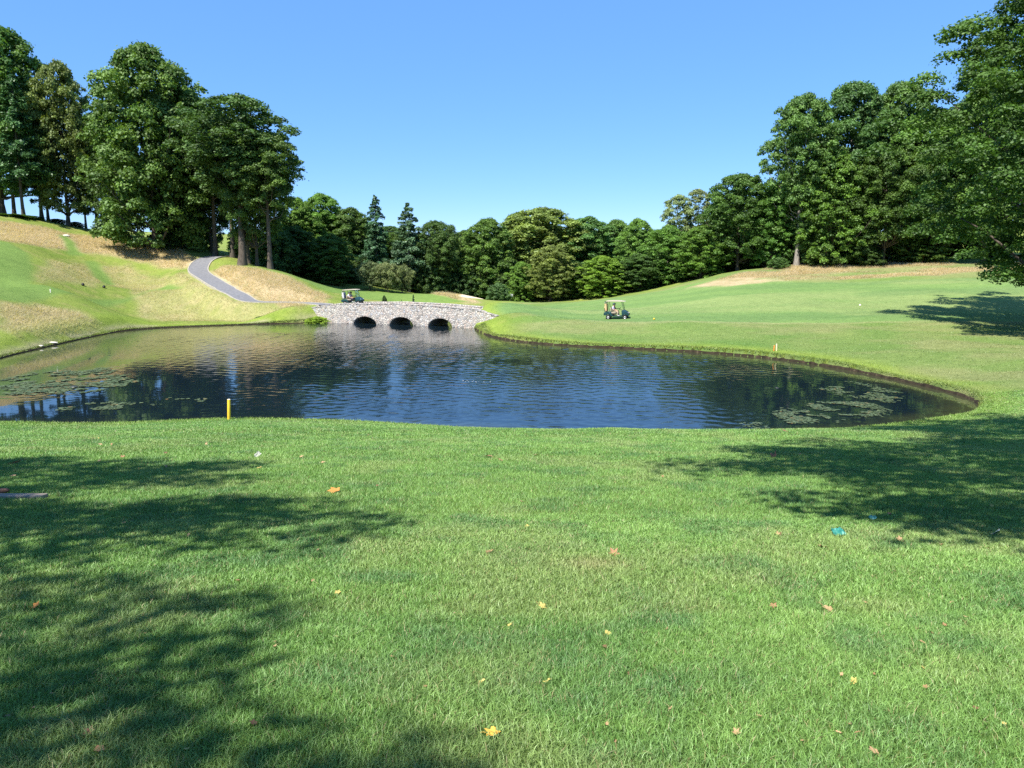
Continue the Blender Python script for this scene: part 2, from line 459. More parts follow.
LUSH = [gp(p) for p in [
    [(-40, 300), (-40, 240), (8, 243), (28, 254), (34, 272), (30, 284), (168, 285), (182, 289), (150, 290), (60, 294), (25, 303)],
    [(84, 262), (96, 262), (117, 285), (104, 285)], [(58, 236), (68, 236), (82, 256), (68, 256)],
    [(268, 270), (290, 274), (330, 287), (400, 291), (440, 296), (470, 303), (400, 303), (350, 296), (330, 292), (300, 280)],
]]
FAIR = [gp(p) for p in [[(488, 309), (540, 306), (600, 300.5), (660, 290.5), (730, 278), (800, 282), (900, 279), (1040, 279), (1040, 322), (900, 323.5), (760, 323), (660, 323), (600, 320), (530, 314)]]]

def ground_colour(X, Y, sd):
    """true (unlit) ground colour, by what grows where"""
    n1 = fbm(X * .22, Y * .22, 40, 4); n2 = fbm(X * .9, Y * .9, 50, 3); n3 = fbm(X * .05, Y * .05, 60, 3)
    rough = mix3((.155, .225, .040), (.235, .285, .062), np.clip(n1 * 1.6 - .3, 0, 1))
    rough = mix3(rough, (.30, .275, .105), np.clip((n2 - .52) * 2.2, 0, .6))
    c = rough
    near = sstep(54, 36, Y) * sstep(-60, -30, -np.abs(X))
    lawn = mix3((.115, .205, .045), (.185, .265, .065), np.clip(n1 * 1.7 - .35, 0, 1))
    lawn = mix3(lawn, (.24, .255, .085), np.clip((n2 - .56) * 2.0, 0, .5))
    right = sstep(-2, 3, X) ; c = mix3(c, lawn, np.maximum(near, 0))
    rr = right * sstep(28, 40, Y) * sstep(128, 114, Y)
    semi = mix3((.125, .215, .05), (.19, .25, .075), np.clip(n1 * 1.6 - .3, 0, 1))
    semi = mix3(semi, (.26, .255, .115), np.clip((fbm(X * .12 + 4, Y * .3, 71, 3) - .47) * 3.0, 0, .55))
    c = mix3(c, semi, rr)
    f = zone(FAIR, X, Y, .7, .3)
    stripe = .5 + .5 * np.sin((X * .35 + Y * .94) * 2 * PI / 7.5)
    fair = mix3((.145, .235, .075), (.185, .285, .085), sstep(.2, .8, stripe) * .35 + .65 * fbm(X * .07, Y * .16, 14, 4))
    fair = mix3(fair, (.25, .30, .115), np.clip((fbm(X * .055, Y * .17, 24, 4) - .47) * 4, 0, .6)); fair = mix3(fair, (.115, .20, .07), np.clip((fbm(X * .06 + 7, Y * .2, 26, 4) - .52) * 4, 0, .5))
    c = mix3(c, fair, f)
    edge = np.abs(poly_sd(FAIR[0], X, Y).reshape(X.shape)) < .45
    c = mix3(c, (.30, .30, .14), edge * .45 * (Y < 76) * (X > 6))
    l = zone(LUSH, X, Y, .5, .35)
    c = mix3(c, mix3((.13, .215, .048), (.18, .265, .068), n1), l)
    d = np.zeros(X.shape)
    for P, wt in zip(DRY, DRYW): d = np.maximum(d, wt * zone([P], X, Y, .9, .9))
    dry = mix3((.35, .265, .145), (.52, .42, .265), np.clip(n1 * .8 + n2 * .9 - .35, 0, 1))
    d = d * np.where(X > 0, np.clip((fbm(X * .13, Y * .3, 15, 3) - .30) * 4.5, .1, 1), 1)
    d = d * (1 - l) * np.clip(.55 + n2 * .95, 0, 1)
    c = mix3(c, dry, d)
    # lush rim along the cut bank, bare earth in the bank itself
    rim = sstep(3.2, .5, sd) * (sd > 0) * sstep(38, 52, np.hypot(X, Y)) * (.5 + .6 * n2)
    c = mix3(c, (.235, .315, .045), np.clip(rim, 0, 1) * .8)
    c = mix3(c, mix3((.022, .017, .010), (.075, .055, .034), n2), sstep(.0, -.12, sd))
    sandy = sstep(.95, .25, sd) * sstep(-10, -18, X) * sstep(50, 60, Y) * np.clip((vnoise(X * .5, Y * .5, 77) - .18) * 2.5, 0, 1)
    c = mix3(c, (.33, .28, .19), sandy * .85)
    return c, d, l, f

gcol, gdry, glush, gfair = ground_colour(gx, gy, sd)
forest = np.maximum(sstep(118, 128, gy) * (gx > -34) * sstep(0, 6, gx + 34), 0) * 0
me = mesh_np('ground', np.stack([gx, gy, gz], 1), quads, None, gcol, smooth=True)
t = NT('turf'); at = t.n('ShaderNodeAttribute', attribute_name='Col'); tc = t.n('ShaderNodeTexCoord')
f1 = t.noise(9, 6, tc.outputs['Object'], .7); f2 = t.noise(1.4, 5, tc.outputs['Object'], .6); f3 = t.noise(55, 3, tc.outputs['Object'], .7)
c = t.mixc(1.0, at.outputs['Color'], t.ramp(f1, [(.25, (.60, .64, .55)), (.55, (1, 1, 1)), (.78, (1.25, 1.2, 1.2))]), 'MULTIPLY')
c = t.mixc(.8, c, t.ramp(f2, [(.3, (.80, .84, .78)), (.7, (1.16, 1.12, 1.10))]), 'MULTIPLY')
hh = t.mixc(.5, f1, f3)
t.bsdf(c, .95, .1, 0, t.bump(hh, .9, .09))
me.materials.append(t.m)
ground = tag(link(bpy.data.objects.new('ground', me)), kind='structure')
print('terrain', time.perf_counter() - T0)

# ------------------------------------------------------------------ water
wx_, wy_ = np.meshgrid(np.arange(-47, 27, .125), np.arange(27, 110, .125))
wnear = np.zeros(wx_.shape)
for a_ in range(0, wx_.shape[0], 60): wnear[a_:a_ + 60] = poly_sd(pondS, wx_[a_:a_ + 60], wy_[a_:a_ + 60]).reshape(wx_[a_:a_ + 60].shape)
ws = wnear
keep = (ws[:-1, :-1] < .6) | (ws[1:, 1:] < .6) | (ws[1:, :-1] < .6) | (ws[:-1, 1:] < .6)
wi = np.arange(wx_.size).reshape(wx_.shape)
wq = np.stack([wi[:-1, :-1], wi[:-1, 1:], wi[1:, 1:], wi[1:, :-1]], -1)[keep]
used = np.unique(wq); remap = np.zeros(wx_.size, int); remap[used] = np.arange(len(used))
WV = np.stack([wx_.ravel()[used], wy_.ravel()[used], np.zeros(len(used))], 1)
wsd = -ws.ravel()[used]
shal = sstep(3.2, .2, wsd + (fbm(WV[:, 0] * .7, WV[:, 1] * .7, 3, 3) - .5) * 1.6)
wcol = mix3((.006, .013, .018), (.050, .055, .022), shal * .8)
WSLOPE = .040
ang_ = WV[:, 0] / WV[:, 1]
breeze = sstep(-.50, -.20, ang_ + (fbm(WV[:, 0] * .12, WV[:, 1] * .12, 8, 3) - .5) * .25 + sstep(52, 66, WV[:, 1]) * .20) * sstep(.40, .16, ang_ + (fbm(WV[:, 0] * .12, WV[:, 1] * .12, 18, 3) - .5) * .2 - sstep(38, 50, WV[:, 1]) * .10)
breeze = (.07 + .93 * breeze) * (.25 + 1.3 * np.clip(fbm(WV[:, 0] * .09, WV[:, 1] * .20, 28, 4) * 1.7 - .35, 0, 1))
wr = np.random.default_rng(5); wz = np.zeros(len(WV))
for k_ in range(44):
    lam = .36 * (1.15 / .36) ** wr.uniform(); th = math.radians(60) + wr.normal() * .9; kk = 2 * PI / lam
    wz += (WSLOPE * math.sqrt(2 / 44.)) / kk * np.sin(kk * (math.cos(th) * WV[:, 0] + math.sin(th) * WV[:, 1]) + wr.uniform(0, 6.28))
WV[:, 2] = wz * breeze * sstep(.1, 1.2, wsd)
me = mesh_np('pond_water', WV, remap[wq], None, wcol, smooth=True); add_attr(me, 'Breeze', np.repeat(breeze[:, None], 3, 1))
t = NT('pond_water'); at = t.n('ShaderNodeAttribute', attribute_name='Col'); tc = t.n('ShaderNodeTexCoord')
mp = t.n('ShaderNodeMapping'); mp.inputs['Scale'].default_value = (1.0, 1.6, 1); t.l(tc.outputs['Object'], mp.inputs['Vector'])
b1 = t.noise(3.6, 3, mp.outputs[0], .5); b2 = t.noise(.55, 2, mp.outputs[0], .5); calm = t.noise(.11, 3, tc.outputs['Object'], .55)
# ring of ripples thrown out by the bubbler
FX, FY, _ = atZ(476, 381.5, 0)
sv = t.n('ShaderNodeVectorMath', operation='SUBTRACT'); t.l(tc.outputs['Object'], sv.inputs[0]); sv.inputs[1].default_value = (FX, FY, 0)
ln = t.n('ShaderNodeVectorMath', operation='LENGTH'); t.l(sv.outputs[0], ln.inputs[0])
ms = t.n('ShaderNodeMath', operation='MULTIPLY'); t.l(ln.outputs['Value'], ms.inputs[0]); ms.inputs[1].default_value = 13.0
sn = t.n('ShaderNodeMath', operation='SINE'); t.l(ms.outputs[0], sn.inputs[0])
mr = t.n('ShaderNodeMapRange'); t.l(ln.outputs['Value'], mr.inputs[0]); mr.inputs[1].default_value = .2; mr.inputs[2].default_value = 3.4; mr.inputs[3].default_value = 1; mr.inputs[4].default_value = 0
mm = t.n('ShaderNodeMath', operation='MULTIPLY'); t.l(sn.outputs[0], mm.inputs[0]); t.l(mr.outputs[0], mm.inputs[1])
mm2 = t.n('ShaderNodeMath', operation='MULTIPLY'); t.l(mm.outputs[0], mm2.inputs[0]); mm2.inputs[1].default_value = .35
ab = t.n('ShaderNodeAttribute', attribute_name='Breeze'); cal = t.mixc(1.0, ab.outputs['Color'], t.ramp(calm, [(.34, (.6, .6, .6)), (.62, (1, 1, 1))]), 'MULTIPLY')
m1 = t.n('ShaderNodeMath', operation='MULTIPLY'); t.l(b1, m1.inputs[0]); t.l(cal, m1.inputs[1])
mb2 = t.n('ShaderNodeMath', operation='MULTIPLY'); t.l(b2, mb2.inputs[0]); mb2.inputs[1].default_value = .35
a1 = t.n('ShaderNodeMath', operation='ADD'); t.l(m1.outputs[0], a1.inputs[0]); t.l(mb2.outputs[0], a1.inputs[1])
a2 = t.n('ShaderNodeMath', operation='ADD'); t.l(a1.outputs[0], a2.inputs[0]); t.l(mm2.outputs[0], a2.inputs[1])
bb = t.bsdf(at.outputs['Color'], .03, .5, 0, t.bump(a2.outputs[0], .25, .03)); bb.inputs['IOR'].default_value = 1.33
me.materials.append(t.m)
tag(link(bpy.data.objects.new('pond_water', me)), kind='structure')

# earth face of the cut bank
t = NT('bank_earth'); tc = t.n('ShaderNodeTexCoord'); f = t.noise(2.2, 6, tc.outputs['Object'], .7)
t.bsdf(t.ramp(f, [(.3, (.010, .008, .005)), (.58, (.035, .027, .016)), (.8, (.14, .105, .065))]), .95, .15, 0, t.bump(f, 1.0, .08)); M_bank = t.m
PP = smooth_poly(pond, 3); dense = []
for a, b in zip(PP, np.roll(PP, -1, 0)):
    q = max(1, int(np.linalg.norm(b - a) / .16))
    for k in range(q): dense.append(a + (b - a) * k / q)
dense = np.array(dense); tg = np.roll(dense, -2, 0) - np.roll(dense, 2, 0); tg /= np.linalg.norm(tg, axis=1)[:, None] + 1e-9
nr = np.stack([-tg[:, 1], tg[:, 0]], 1)
if poly_sd(pondS, dense[:40, 0] + nr[:40, 0] * .3, dense[:40, 1] + nr[:40, 1] * .3).mean() > 0: nr = -nr      # towards the water
kx = fbm(dense[:, 0] * 1.1, dense[:, 1] * 1.1, 61, 4); zt = .03 + .21 * fbm(dense[:, 0] * 1.3, dense[:, 1] * 1.3, 63, 5)
zt *= 1 - .75 * sstep(-12, -26, dense[:, 0]) * sstep(42, 54, dense[:, 1])
bx_ = (dense - bl) @ BE; by_ = (dense - bl) @ BN; ok = ~((by_ > -1.0) & (bx_ > -1.5) & (bx_ < BL + 1.0))
rows = [dense - nr * .05, dense + nr * (.16 + .10 * kx)[:, None], dense + nr * (.22 + .16 * kx)[:, None]]
zs_ = [np.full(len(dense), .15), np.maximum(zt, .06), np.full(len(dense), -.25)]
V = np.stack([np.concatenate([r_, z_[:, None]], 1) for r_, z_ in zip(rows, zs_)], 1); nn_ = len(dense); ii = np.arange(nn_ * 3).reshape(nn_, 3)
jj = np.roll(ii, -1, 0); qd = np.concatenate([np.stack([ii[ok][:, a], jj[ok][:, a], jj[ok][:, a + 1], ii[ok][:, a + 1]], 1) for a in (0, 1)])
me = mesh_np('pond_bank', V, qd, None, None, smooth=False); me.materials.append(M_bank)
tag(link(bpy.data.objects.new('pond_bank', me)), kind='structure')

# ------------------------------------------------------------------ cart path
def ribbon(name, ctr, half, lift, mat, nacross=5, kind='structure'):
    d = np.gradient(ctr, axis=0); d /= np.linalg.norm(d, axis=1)[:, None]; nrm = np.stack([-d[:, 1], d[:, 0]], 1)
    half = np.broadcast_to(half, len(ctr)); V = []
    offs = np.linspace(-1, 1, nacross)
    hm = np.max([height(ctr[:, 0] + nrm[:, 0] * half * o, ctr[:, 1] + nrm[:, 1] * half * o) for o in offs], axis=0)
    for o in offs:
        q = ctr + nrm * (half * o)[:, None]; z = height(q[:, 0], q[:, 1])
        V.append(np.stack([q[:, 0], q[:, 1], np.maximum(z, hm - .03) + lift], 1))
    V = np.stack(V, 1); m, k = V.shape[:2]; ii = np.arange(m * k).reshape(m, k)
    q = np.stack([ii[:-1, :-1], ii[:-1, 1:], ii[1:, 1:], ii[1:, :-1]], -1).reshape(-1, 4)
    me = mesh_np(name, V, q, None, None, smooth=True); me.materials.append(mat)
    o = link(bpy.data.objects.new(name, me)); 
    if kind: tag(o, kind=kind)
    return o, V
t = NT('asphalt'); tc = t.n('ShaderNodeTexCoord'); f = t.noise(3, 6, tc.outputs['Object'], .7)
t.bsdf(t.ramp(f, [(.3, (.13, .13, .138)), (.7, (.22, .22, .228))]), .9, .2, 0, t.bump(f, .3, .02)); M_asph = t.m
M_kerb = paint('pale_concrete', (.36, .33, .27), .85, .2, 0, .25, 6)
po, PV = ribbon('cart_path', path_ctr, 1.25, .05, M_asph, 7)
for side, lab in ((0, 'pale narrow kerb on the uphill edge of the cart path'), (-1, 'pale narrow kerb on the pond side edge of the cart path')):
    e = PV[:, side]; dd = e - PV[:, 3]; dd /= np.linalg.norm(dd, axis=1)[:, None]
    mb = MB(); pts_in = e + dd * .01; pts_out = e + dd * .15
    rows = []
    for a, b in zip(pts_in, pts_out):
        rows.append([mb.bm.verts.new((a[0], a[1], a[2] - .15)), mb.bm.verts.new((a[0], a[1], a[2] + .05)), mb.bm.verts.new((b[0], b[1], a[2] + .05)), mb.bm.verts.new((b[0], b[1], a[2] - .25))])
    for r0, r1 in zip(rows, rows[1:]):
        for k in range(3): mb.bm.faces.new((r0[k], r0[k + 1], r1[k + 1], r1[k]))
    tag(mb.build('path_kerb', M_kerb, None, smooth=False), kind='structure')

# ------------------------------------------------------------------ stone bridge
t = NT('field_stone'); tc = t.n('ShaderNodeTexCoord')
wv = t.n('ShaderNodeTexNoise'); wv.inputs['Scale'].default_value = 3.0; t.l(tc.outputs['Object'], wv.inputs['Vector'])
wm = t.n('ShaderNodeVectorMath', operation='MULTIPLY_ADD'); t.l(wv.outputs['Color'], wm.inputs[0]); wm.inputs[1].default_value = (.16, .16, .16); t.l(tc.outputs['Object'], wm.inputs[2])
v1 = t.n('ShaderNodeTexVoronoi', feature='F1'); v1.inputs['Scale'].default_value = 4.6; t.l(wm.outputs[0], v1.inputs['Vector'])
v2 = t.n('ShaderNodeTexVoronoi', feature='DISTANCE_TO_EDGE'); v2.inputs['Scale'].default_value = 4.6; t.l(wm.outputs[0], v2.inputs['Vector'])
sp = t.n('ShaderNodeSeparateColor'); t.l(v1.outputs['Color'], sp.inputs[0])
c = t.ramp(sp.outputs[0], [(0, (.20, .18, .165)), (.18, (.42, .39, .35)), (.42, (.58, .515, .44)), (.58, (.47, .37, .31)), (.75, (.63, .59, .53)), (.9, (.36, .365, .385)), (1, (.68, .63, .53))])
c = t.mixc(t.ramp(t.noise(14, 5, tc.outputs['Object']), [(.3, (0, 0, 0)), (.8, (.5, .5, .5))]), c, (.30, .28, .25))
jt = t.ramp(v2.outputs[0], [(.0, (1, 1, 1)), (.045, (0, 0, 0))])
c = t.mixc(jt, c, (.40, .37, .33))
hgt = t.ramp(v2.outputs[0], [(0, (0, 0, 0)), (.16, (1, 1, 1))])
t.bsdf(c, .85, .25, 0, t.bump(hgt, .75, .09)); M_stone = t.m
M_vault = paint('dark_vault_stone', (.25, .235, .20), .8, .3, 0, .35, 3)  # stone under the arches, a darker tone than the outer walls
M_deck = paint('bridge_gravel', (.33, .30, .25), .95, .15, 0, .2, 4)

def s_of(px):   # distance along the bridge face for a pixel column at water level
    a, b = atZ(px, 325, 0)[:2]; d = np.array((a, b)); A_ = np.array([[BE[0], -d[0]], [BE[1], -d[1]]])
    return float(np.linalg.solve(A_, -bl)[0])
arches = [(s_of(353.3), s_of(376.8), .88), (s_of(389.3), s_of(413.5), .95), (s_of(428), s_of(452.5), .95)]
s0, s1 = -1.6, BL + 2.8
ss = sorted(set(list(np.arange(s0, s1, .22)) + [s1] + [a + (b - a) * (1 - math.cos(PI * k / 16)) / 2 for a, b, h in arches for k in range(17)]))
def zbot(s):
    for a, b, h in arches:
        if a < s < b: return -.15 + (h + .15) * (1 - ((s - (a + b) / 2) / ((b - a) / 2)) ** 2) ** .5
    return -.75
ztk = [(-1.6, 1.75), (1, 2.12), (3, 2.34), (BL * .45, 2.47), (BL * .72, 2.36), (BL, 2.06), (BL + 2.8, 1.42)]
def ztop(s): return float(np.interp(s, [a for a, b in ztk], [b for a, b in ztk]))
def bpt(s, nn, z): q = bl + BE * s + BN * nn; return (q[0], q[1], z)
def strip(mb, n0, n1, bot, top, jag=0.0):
    rows = []
    for s in ss:
        j = jag * (random.random() - .5)
        rows.append((s, [mb.bm.verts.new(bpt(s, n0, bot(s))), mb.bm.verts.new(bpt(s, n0, top(s) + j)), mb.bm.verts.new(bpt(s, n1, top(s) + j)), mb.bm.verts.new(bpt(s, n1, bot(s)))]))
    for (a, r0), (b, r1) in zip(rows, rows[1:]):
        mb.bm.faces.new((r0[0], r1[0], r1[1], r0[1])); mb.bm.faces.new((r0[1], r1[1], r1[2], r0[2]))
        mb.bm.faces.new((r0[2], r1[2], r1[3], r0[3])); mb.bm.faces.new((r0[3], r1[3], r1[0], r0[0]))
    mb.bm.faces.new(rows[0][1]); mb.bm.faces.new(list(reversed(rows[-1][1])))
bridge = empty('stone_bridge', (0, 0, 0))
tag(bridge, 'low rubble stone bridge with three arches over the far end of the pond', 'bridge')
mb = MB(); strip(mb, 0, .42, zbot, lambda s: ztop(s) - .10, .03); mb.build('wall', M_stone, bridge, smooth=False)
mb = MB(); strip(mb, BWID - .42, BWID, zbot, lambda s: ztop(s) - .10, .03); mb.build('wall', M_stone, bridge, smooth=False)
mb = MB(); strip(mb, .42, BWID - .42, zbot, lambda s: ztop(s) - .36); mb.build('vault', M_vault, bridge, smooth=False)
mb = MB(); strip(mb, .425, BWID - .425, lambda s: ztop(s) - .355, lambda s: ztop(s) - .26); mb.build('deck', M_deck, bridge, smooth=False)
def coping_row(n0, n1):
    mb = MB(); s = s0
    while s < s1 - .3:
        L = random.uniform(.28, .55); z = ztop(s + L / 2) - .10
        slope = math.atan2(ztop(s + L) - ztop(s), L); q = bpt(s + L / 2, (n0 + n1) / 2, z + .062 + random.uniform(-.012, .015))
        mb.box(q, (L - .02, n1 - n0 + random.uniform(-.03, .05), .14), rz=math.atan2(BE[1], BE[0]), ry=-slope, bevel=.03); s += L
    return mb
coping_row(-.03, .45).build('coping', M_stone, bridge, smooth=False)
coping_row(BWID - .45, BWID + .03).build('coping', M_stone, bridge, smooth=False)
for a, b, h in arches:      # ring of arch stones, proud of the wall
    mb = MB(); K = 15
    for k in range(K):
        th = PI * (k + .5) / K; c_, s_2 = math.cos(th), math.sin(th); rx_, rz_ = (b - a) / 2, h
        x = (a + b) / 2 + (rx_ + .11) * c_; z = (rz_ + .11) * s_2
        tl = math.atan2(rx_ * s_2, rz_ * c_ + 1e-9)
        q = bpt(x, .02, z); mb.box(q, (.24, .12, .20), rz=math.atan2(BE[1], BE[0]), ry=-(PI / 2 - 0) + (PI / 2 - th), bevel=.02)
    mb.build('arch_ring', M_stone, bridge, smooth=False)
print('bridge', time.perf_counter() - T0)

# ------------------------------------------------------------------ trees
def leaves_mesh(name, C, N, L, W, col, mat, fold=.0):
    """one diamond-shaped leaf (or spray) per row: centre, normal, length, width, colour"""
    N = N / (np.linalg.norm(N, axis=1)[:, None] + 1e-9)
    r = rng.normal(size=N.shape); a = np.cross(N, r); a /= np.linalg.norm(a, axis=1)[:, None] + 1e-9; b = np.cross(N, a)
    a = a * (L / 2)[:, None]; b = b * (W / 2)[:, None]
    k = rng.uniform(-.25, .25, (len(C), 1))
    V = np.stack([C - a, C + b + a * k, C + a + N * (L * .08)[:, None], C - b + a * k], 1).reshape(-1, 3)
    f = np.arange(len(C) * 4, dtype=np.int32).reshape(-1, 4)
    me = mesh_np(name, V, f, None, np.repeat(col, 4, axis=0)); me.materials.append(mat); return me

def tubes_mesh(name, tubes, mat, sides=7):
    V = []; Q = []; base = 0
    for pts, rad in tubes:
        pts = np.asarray(pts, float); m = len(pts); d = np.gradient(pts, axis=0); d /= np.linalg.norm(d, axis=1)[:, None] + 1e-9
        ref = np.array((1., .13, .07)) if abs(d[0, 0]) < .8 else np.array((.1, 1., .07))
        a = np.cross(d, ref); a /= np.linalg.norm(a, axis=1)[:, None] + 1e-9; b = np.cross(d, a)
        th = np.linspace(0, 2 * PI, sides, endpoint=False)
        R = pts[:, None, :] + (a[:, None, :] * np.cos(th)[None, :, None] + b[:, None, :] * np.sin(th)[None, :, None]) * np.asarray(rad)[:, None, None]
        V.append(R.reshape(-1, 3)); ii = np.arange(m * sides).reshape(m, sides) + base; jj = np.roll(ii, -1, 1)
        Q.append(np.stack([ii[:-1], jj[:-1], jj[1:], ii[1:]], -1).reshape(-1, 4)); base += m * sides
    me = mesh_np(name, np.concatenate(V), np.concatenate(Q), None, None, smooth=True); me.materials.append(mat); return me

def sph(n):
    v = rng.normal(size=(n, 3)); return v / np.linalg.norm(v, axis=1)[:, None]

def broadleaf(H=20., R=6., cb=.22, nc=95, nl=240, leaf=.34, c0=(.034, .066, .017), c1=(.085, .135, .033), prof='round', clump=(.15, .25), flat=.8, loose=0., bark=None, stems=1, seed=0, lean=0., tr=None, core=.16, fine=True):
    global rng
    rng = np.random.default_rng(seed + 100)
    zc0 = cb * H; CH = H - zc0
    if fine: nc = int(nc * 2.1); nl = int(nl * .58); clump = (clump[0] * .48, clump[1] * .86)
    def radius(tt):
        pk, pe, lo = {'round': (.40, 2.3, .62), 'oval': (.45, 1.9, .45), 'spread': (.55, 2.6, .50), 'column': (.5, 3.0, .6)}[prof]
        up = (1 - np.clip((tt - pk) / (1 - pk), 0, 1) ** pe) ** .6
        dn = lo + (1 - lo) * np.sin(np.clip(tt / pk, 0, 1) * PI / 2)
        return np.where(tt > pk, np.maximum(up, .12), dn)
    k = np.arange(nc); tt = (k + rng.uniform(0, 1, nc)) / nc; tt = np.clip(tt ** .92, 0, 1)
    ang = k * 2.399963 + rng.uniform(-.5, .5, nc)
    lob = .78 + .44 * vnoise(ang * 1.1 + 10, tt * 3.2, seed + 2.)
    rf = np.sqrt(rng.uniform(.30, 1., nc)) * np.where(rng.uniform(size=nc) < loose, 1.15, 1)
    rad = R * radius(tt) * lob * rf
    CC = np.stack([np.cos(ang) * rad + lean * tt * R, np.sin(ang) * rad, zc0 + tt * CH * .96], 1)
    rc = R * (clump[0] + (clump[1] - clump[0]) * rng.uniform(0, 1, nc) ** 1.35)
    P = []; Nn = []; Lc = []; Cc = []
    hue = rng.uniform(0, 1, nc); val = rng.uniform(.78, 1.2, nc)
    for i in range(nc):
        m = int(nl * (rc[i] / (R * np.mean(clump))) ** 2 * rng.uniform(.75, 1.2))
        d = sph(m); d[:, 2] = np.where(d[:, 2] < -.35, -d[:, 2] * .6, d[:, 2])
        u = rng.uniform(.30, 1., m) ** .6 * (1 + .16 * np.abs(rng.normal(size=m)) * (rng.uniform(size=m) < .45))
        squ = np.array((1, 1, flat)); off = d * u[:, None] * rc[i] * squ
        off[:, 2] -= .14 * (off[:, 0] ** 2 + off[:, 1] ** 2) / rc[i]
        P.append(CC[i] + off); Nn.append(d * .8 + np.array((0, 0, .35)) + rng.normal(size=(m, 3)) * .55)
        Lc.append(leaf * rng.uniform(.7, 1.35, m))
        w = np.clip(hue[i] * .6 + rng.uniform(0, .45, m), 0, 1)
        Cc.append(mix3(c0, c1, w) * (val[i] * rng.uniform(.75, 1.25, m))[:, None])
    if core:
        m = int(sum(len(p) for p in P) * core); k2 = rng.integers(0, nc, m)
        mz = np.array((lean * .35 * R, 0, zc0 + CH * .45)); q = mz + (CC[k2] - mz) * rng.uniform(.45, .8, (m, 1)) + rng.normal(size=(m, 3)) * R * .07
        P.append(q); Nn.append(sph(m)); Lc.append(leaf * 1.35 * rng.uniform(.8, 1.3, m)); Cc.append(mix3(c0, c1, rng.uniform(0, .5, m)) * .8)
    P = np.concatenate(P); Nn = np.concatenate(Nn); Lc = np.concatenate(Lc); Cc = np.concatenate(Cc)
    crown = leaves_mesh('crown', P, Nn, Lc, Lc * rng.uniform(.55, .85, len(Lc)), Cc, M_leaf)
    tb = []
    tr = tr or H * .016
    for st in range(stems):
        bx = (rng.uniform(-.4, .4) * (stems > 1), rng.uniform(-.4, .4) * (stems > 1))
        top = np.array((lean * R * .7 + (rng.uniform(-.35, .35) * R if stems > 1 else 0), rng.uniform(-.3, .3) * R * (stems > 1), H * .86))
        zz = np.linspace(0, 1, 12); wob = rng.normal(size=(12, 2)).cumsum(0) * R * .012
        pts = np.stack([bx[0] + (top[0] - bx[0]) * zz ** 1.4 + wob[:, 0], bx[1] + (top[1] - bx[1]) * zz ** 1.4 + wob[:, 1], zz * top[2] - .4 * (zz == 0)], 1)
        rad_ = tr * (1.0 - .9 * zz) * (1 + .55 * np.exp(-zz * 28)) / math.sqrt(stems)
        tb.append((pts, rad_))
        for i in rng.permutation(nc)[: int(34 / stems)]:
            e = CC[i]; zs = np.clip(e[2] - np.hypot(*e[:2]) * .75 - rng.uniform(0, .12) * H, cb * H * .75, H * .8)
            j = np.interp(zs, pts[:, 2], np.arange(12)); p0 = np.array([np.interp(j, np.arange(12), pts[:, q]) for q in range(3)])
            r0 = max(.03, np.interp(j, np.arange(12), rad_) * .45)
            mid = (p0 + e) / 2 + np.array((0, 0, -.06 * H * .5)) + rng.normal(size=3) * R * .03
            tb.append(([p0, (p0 * .55 + mid * .45) + rng.normal(size=3) * .05, mid, (mid + e) / 2 + rng.normal(size=3) * R * .02, e], [r0, r0 * .8, r0 * .6, r0 * .35, .015]))
    trunk = tubes_mesh('trunk', tb, bark or M_bark)
    return trunk, crown, H, R

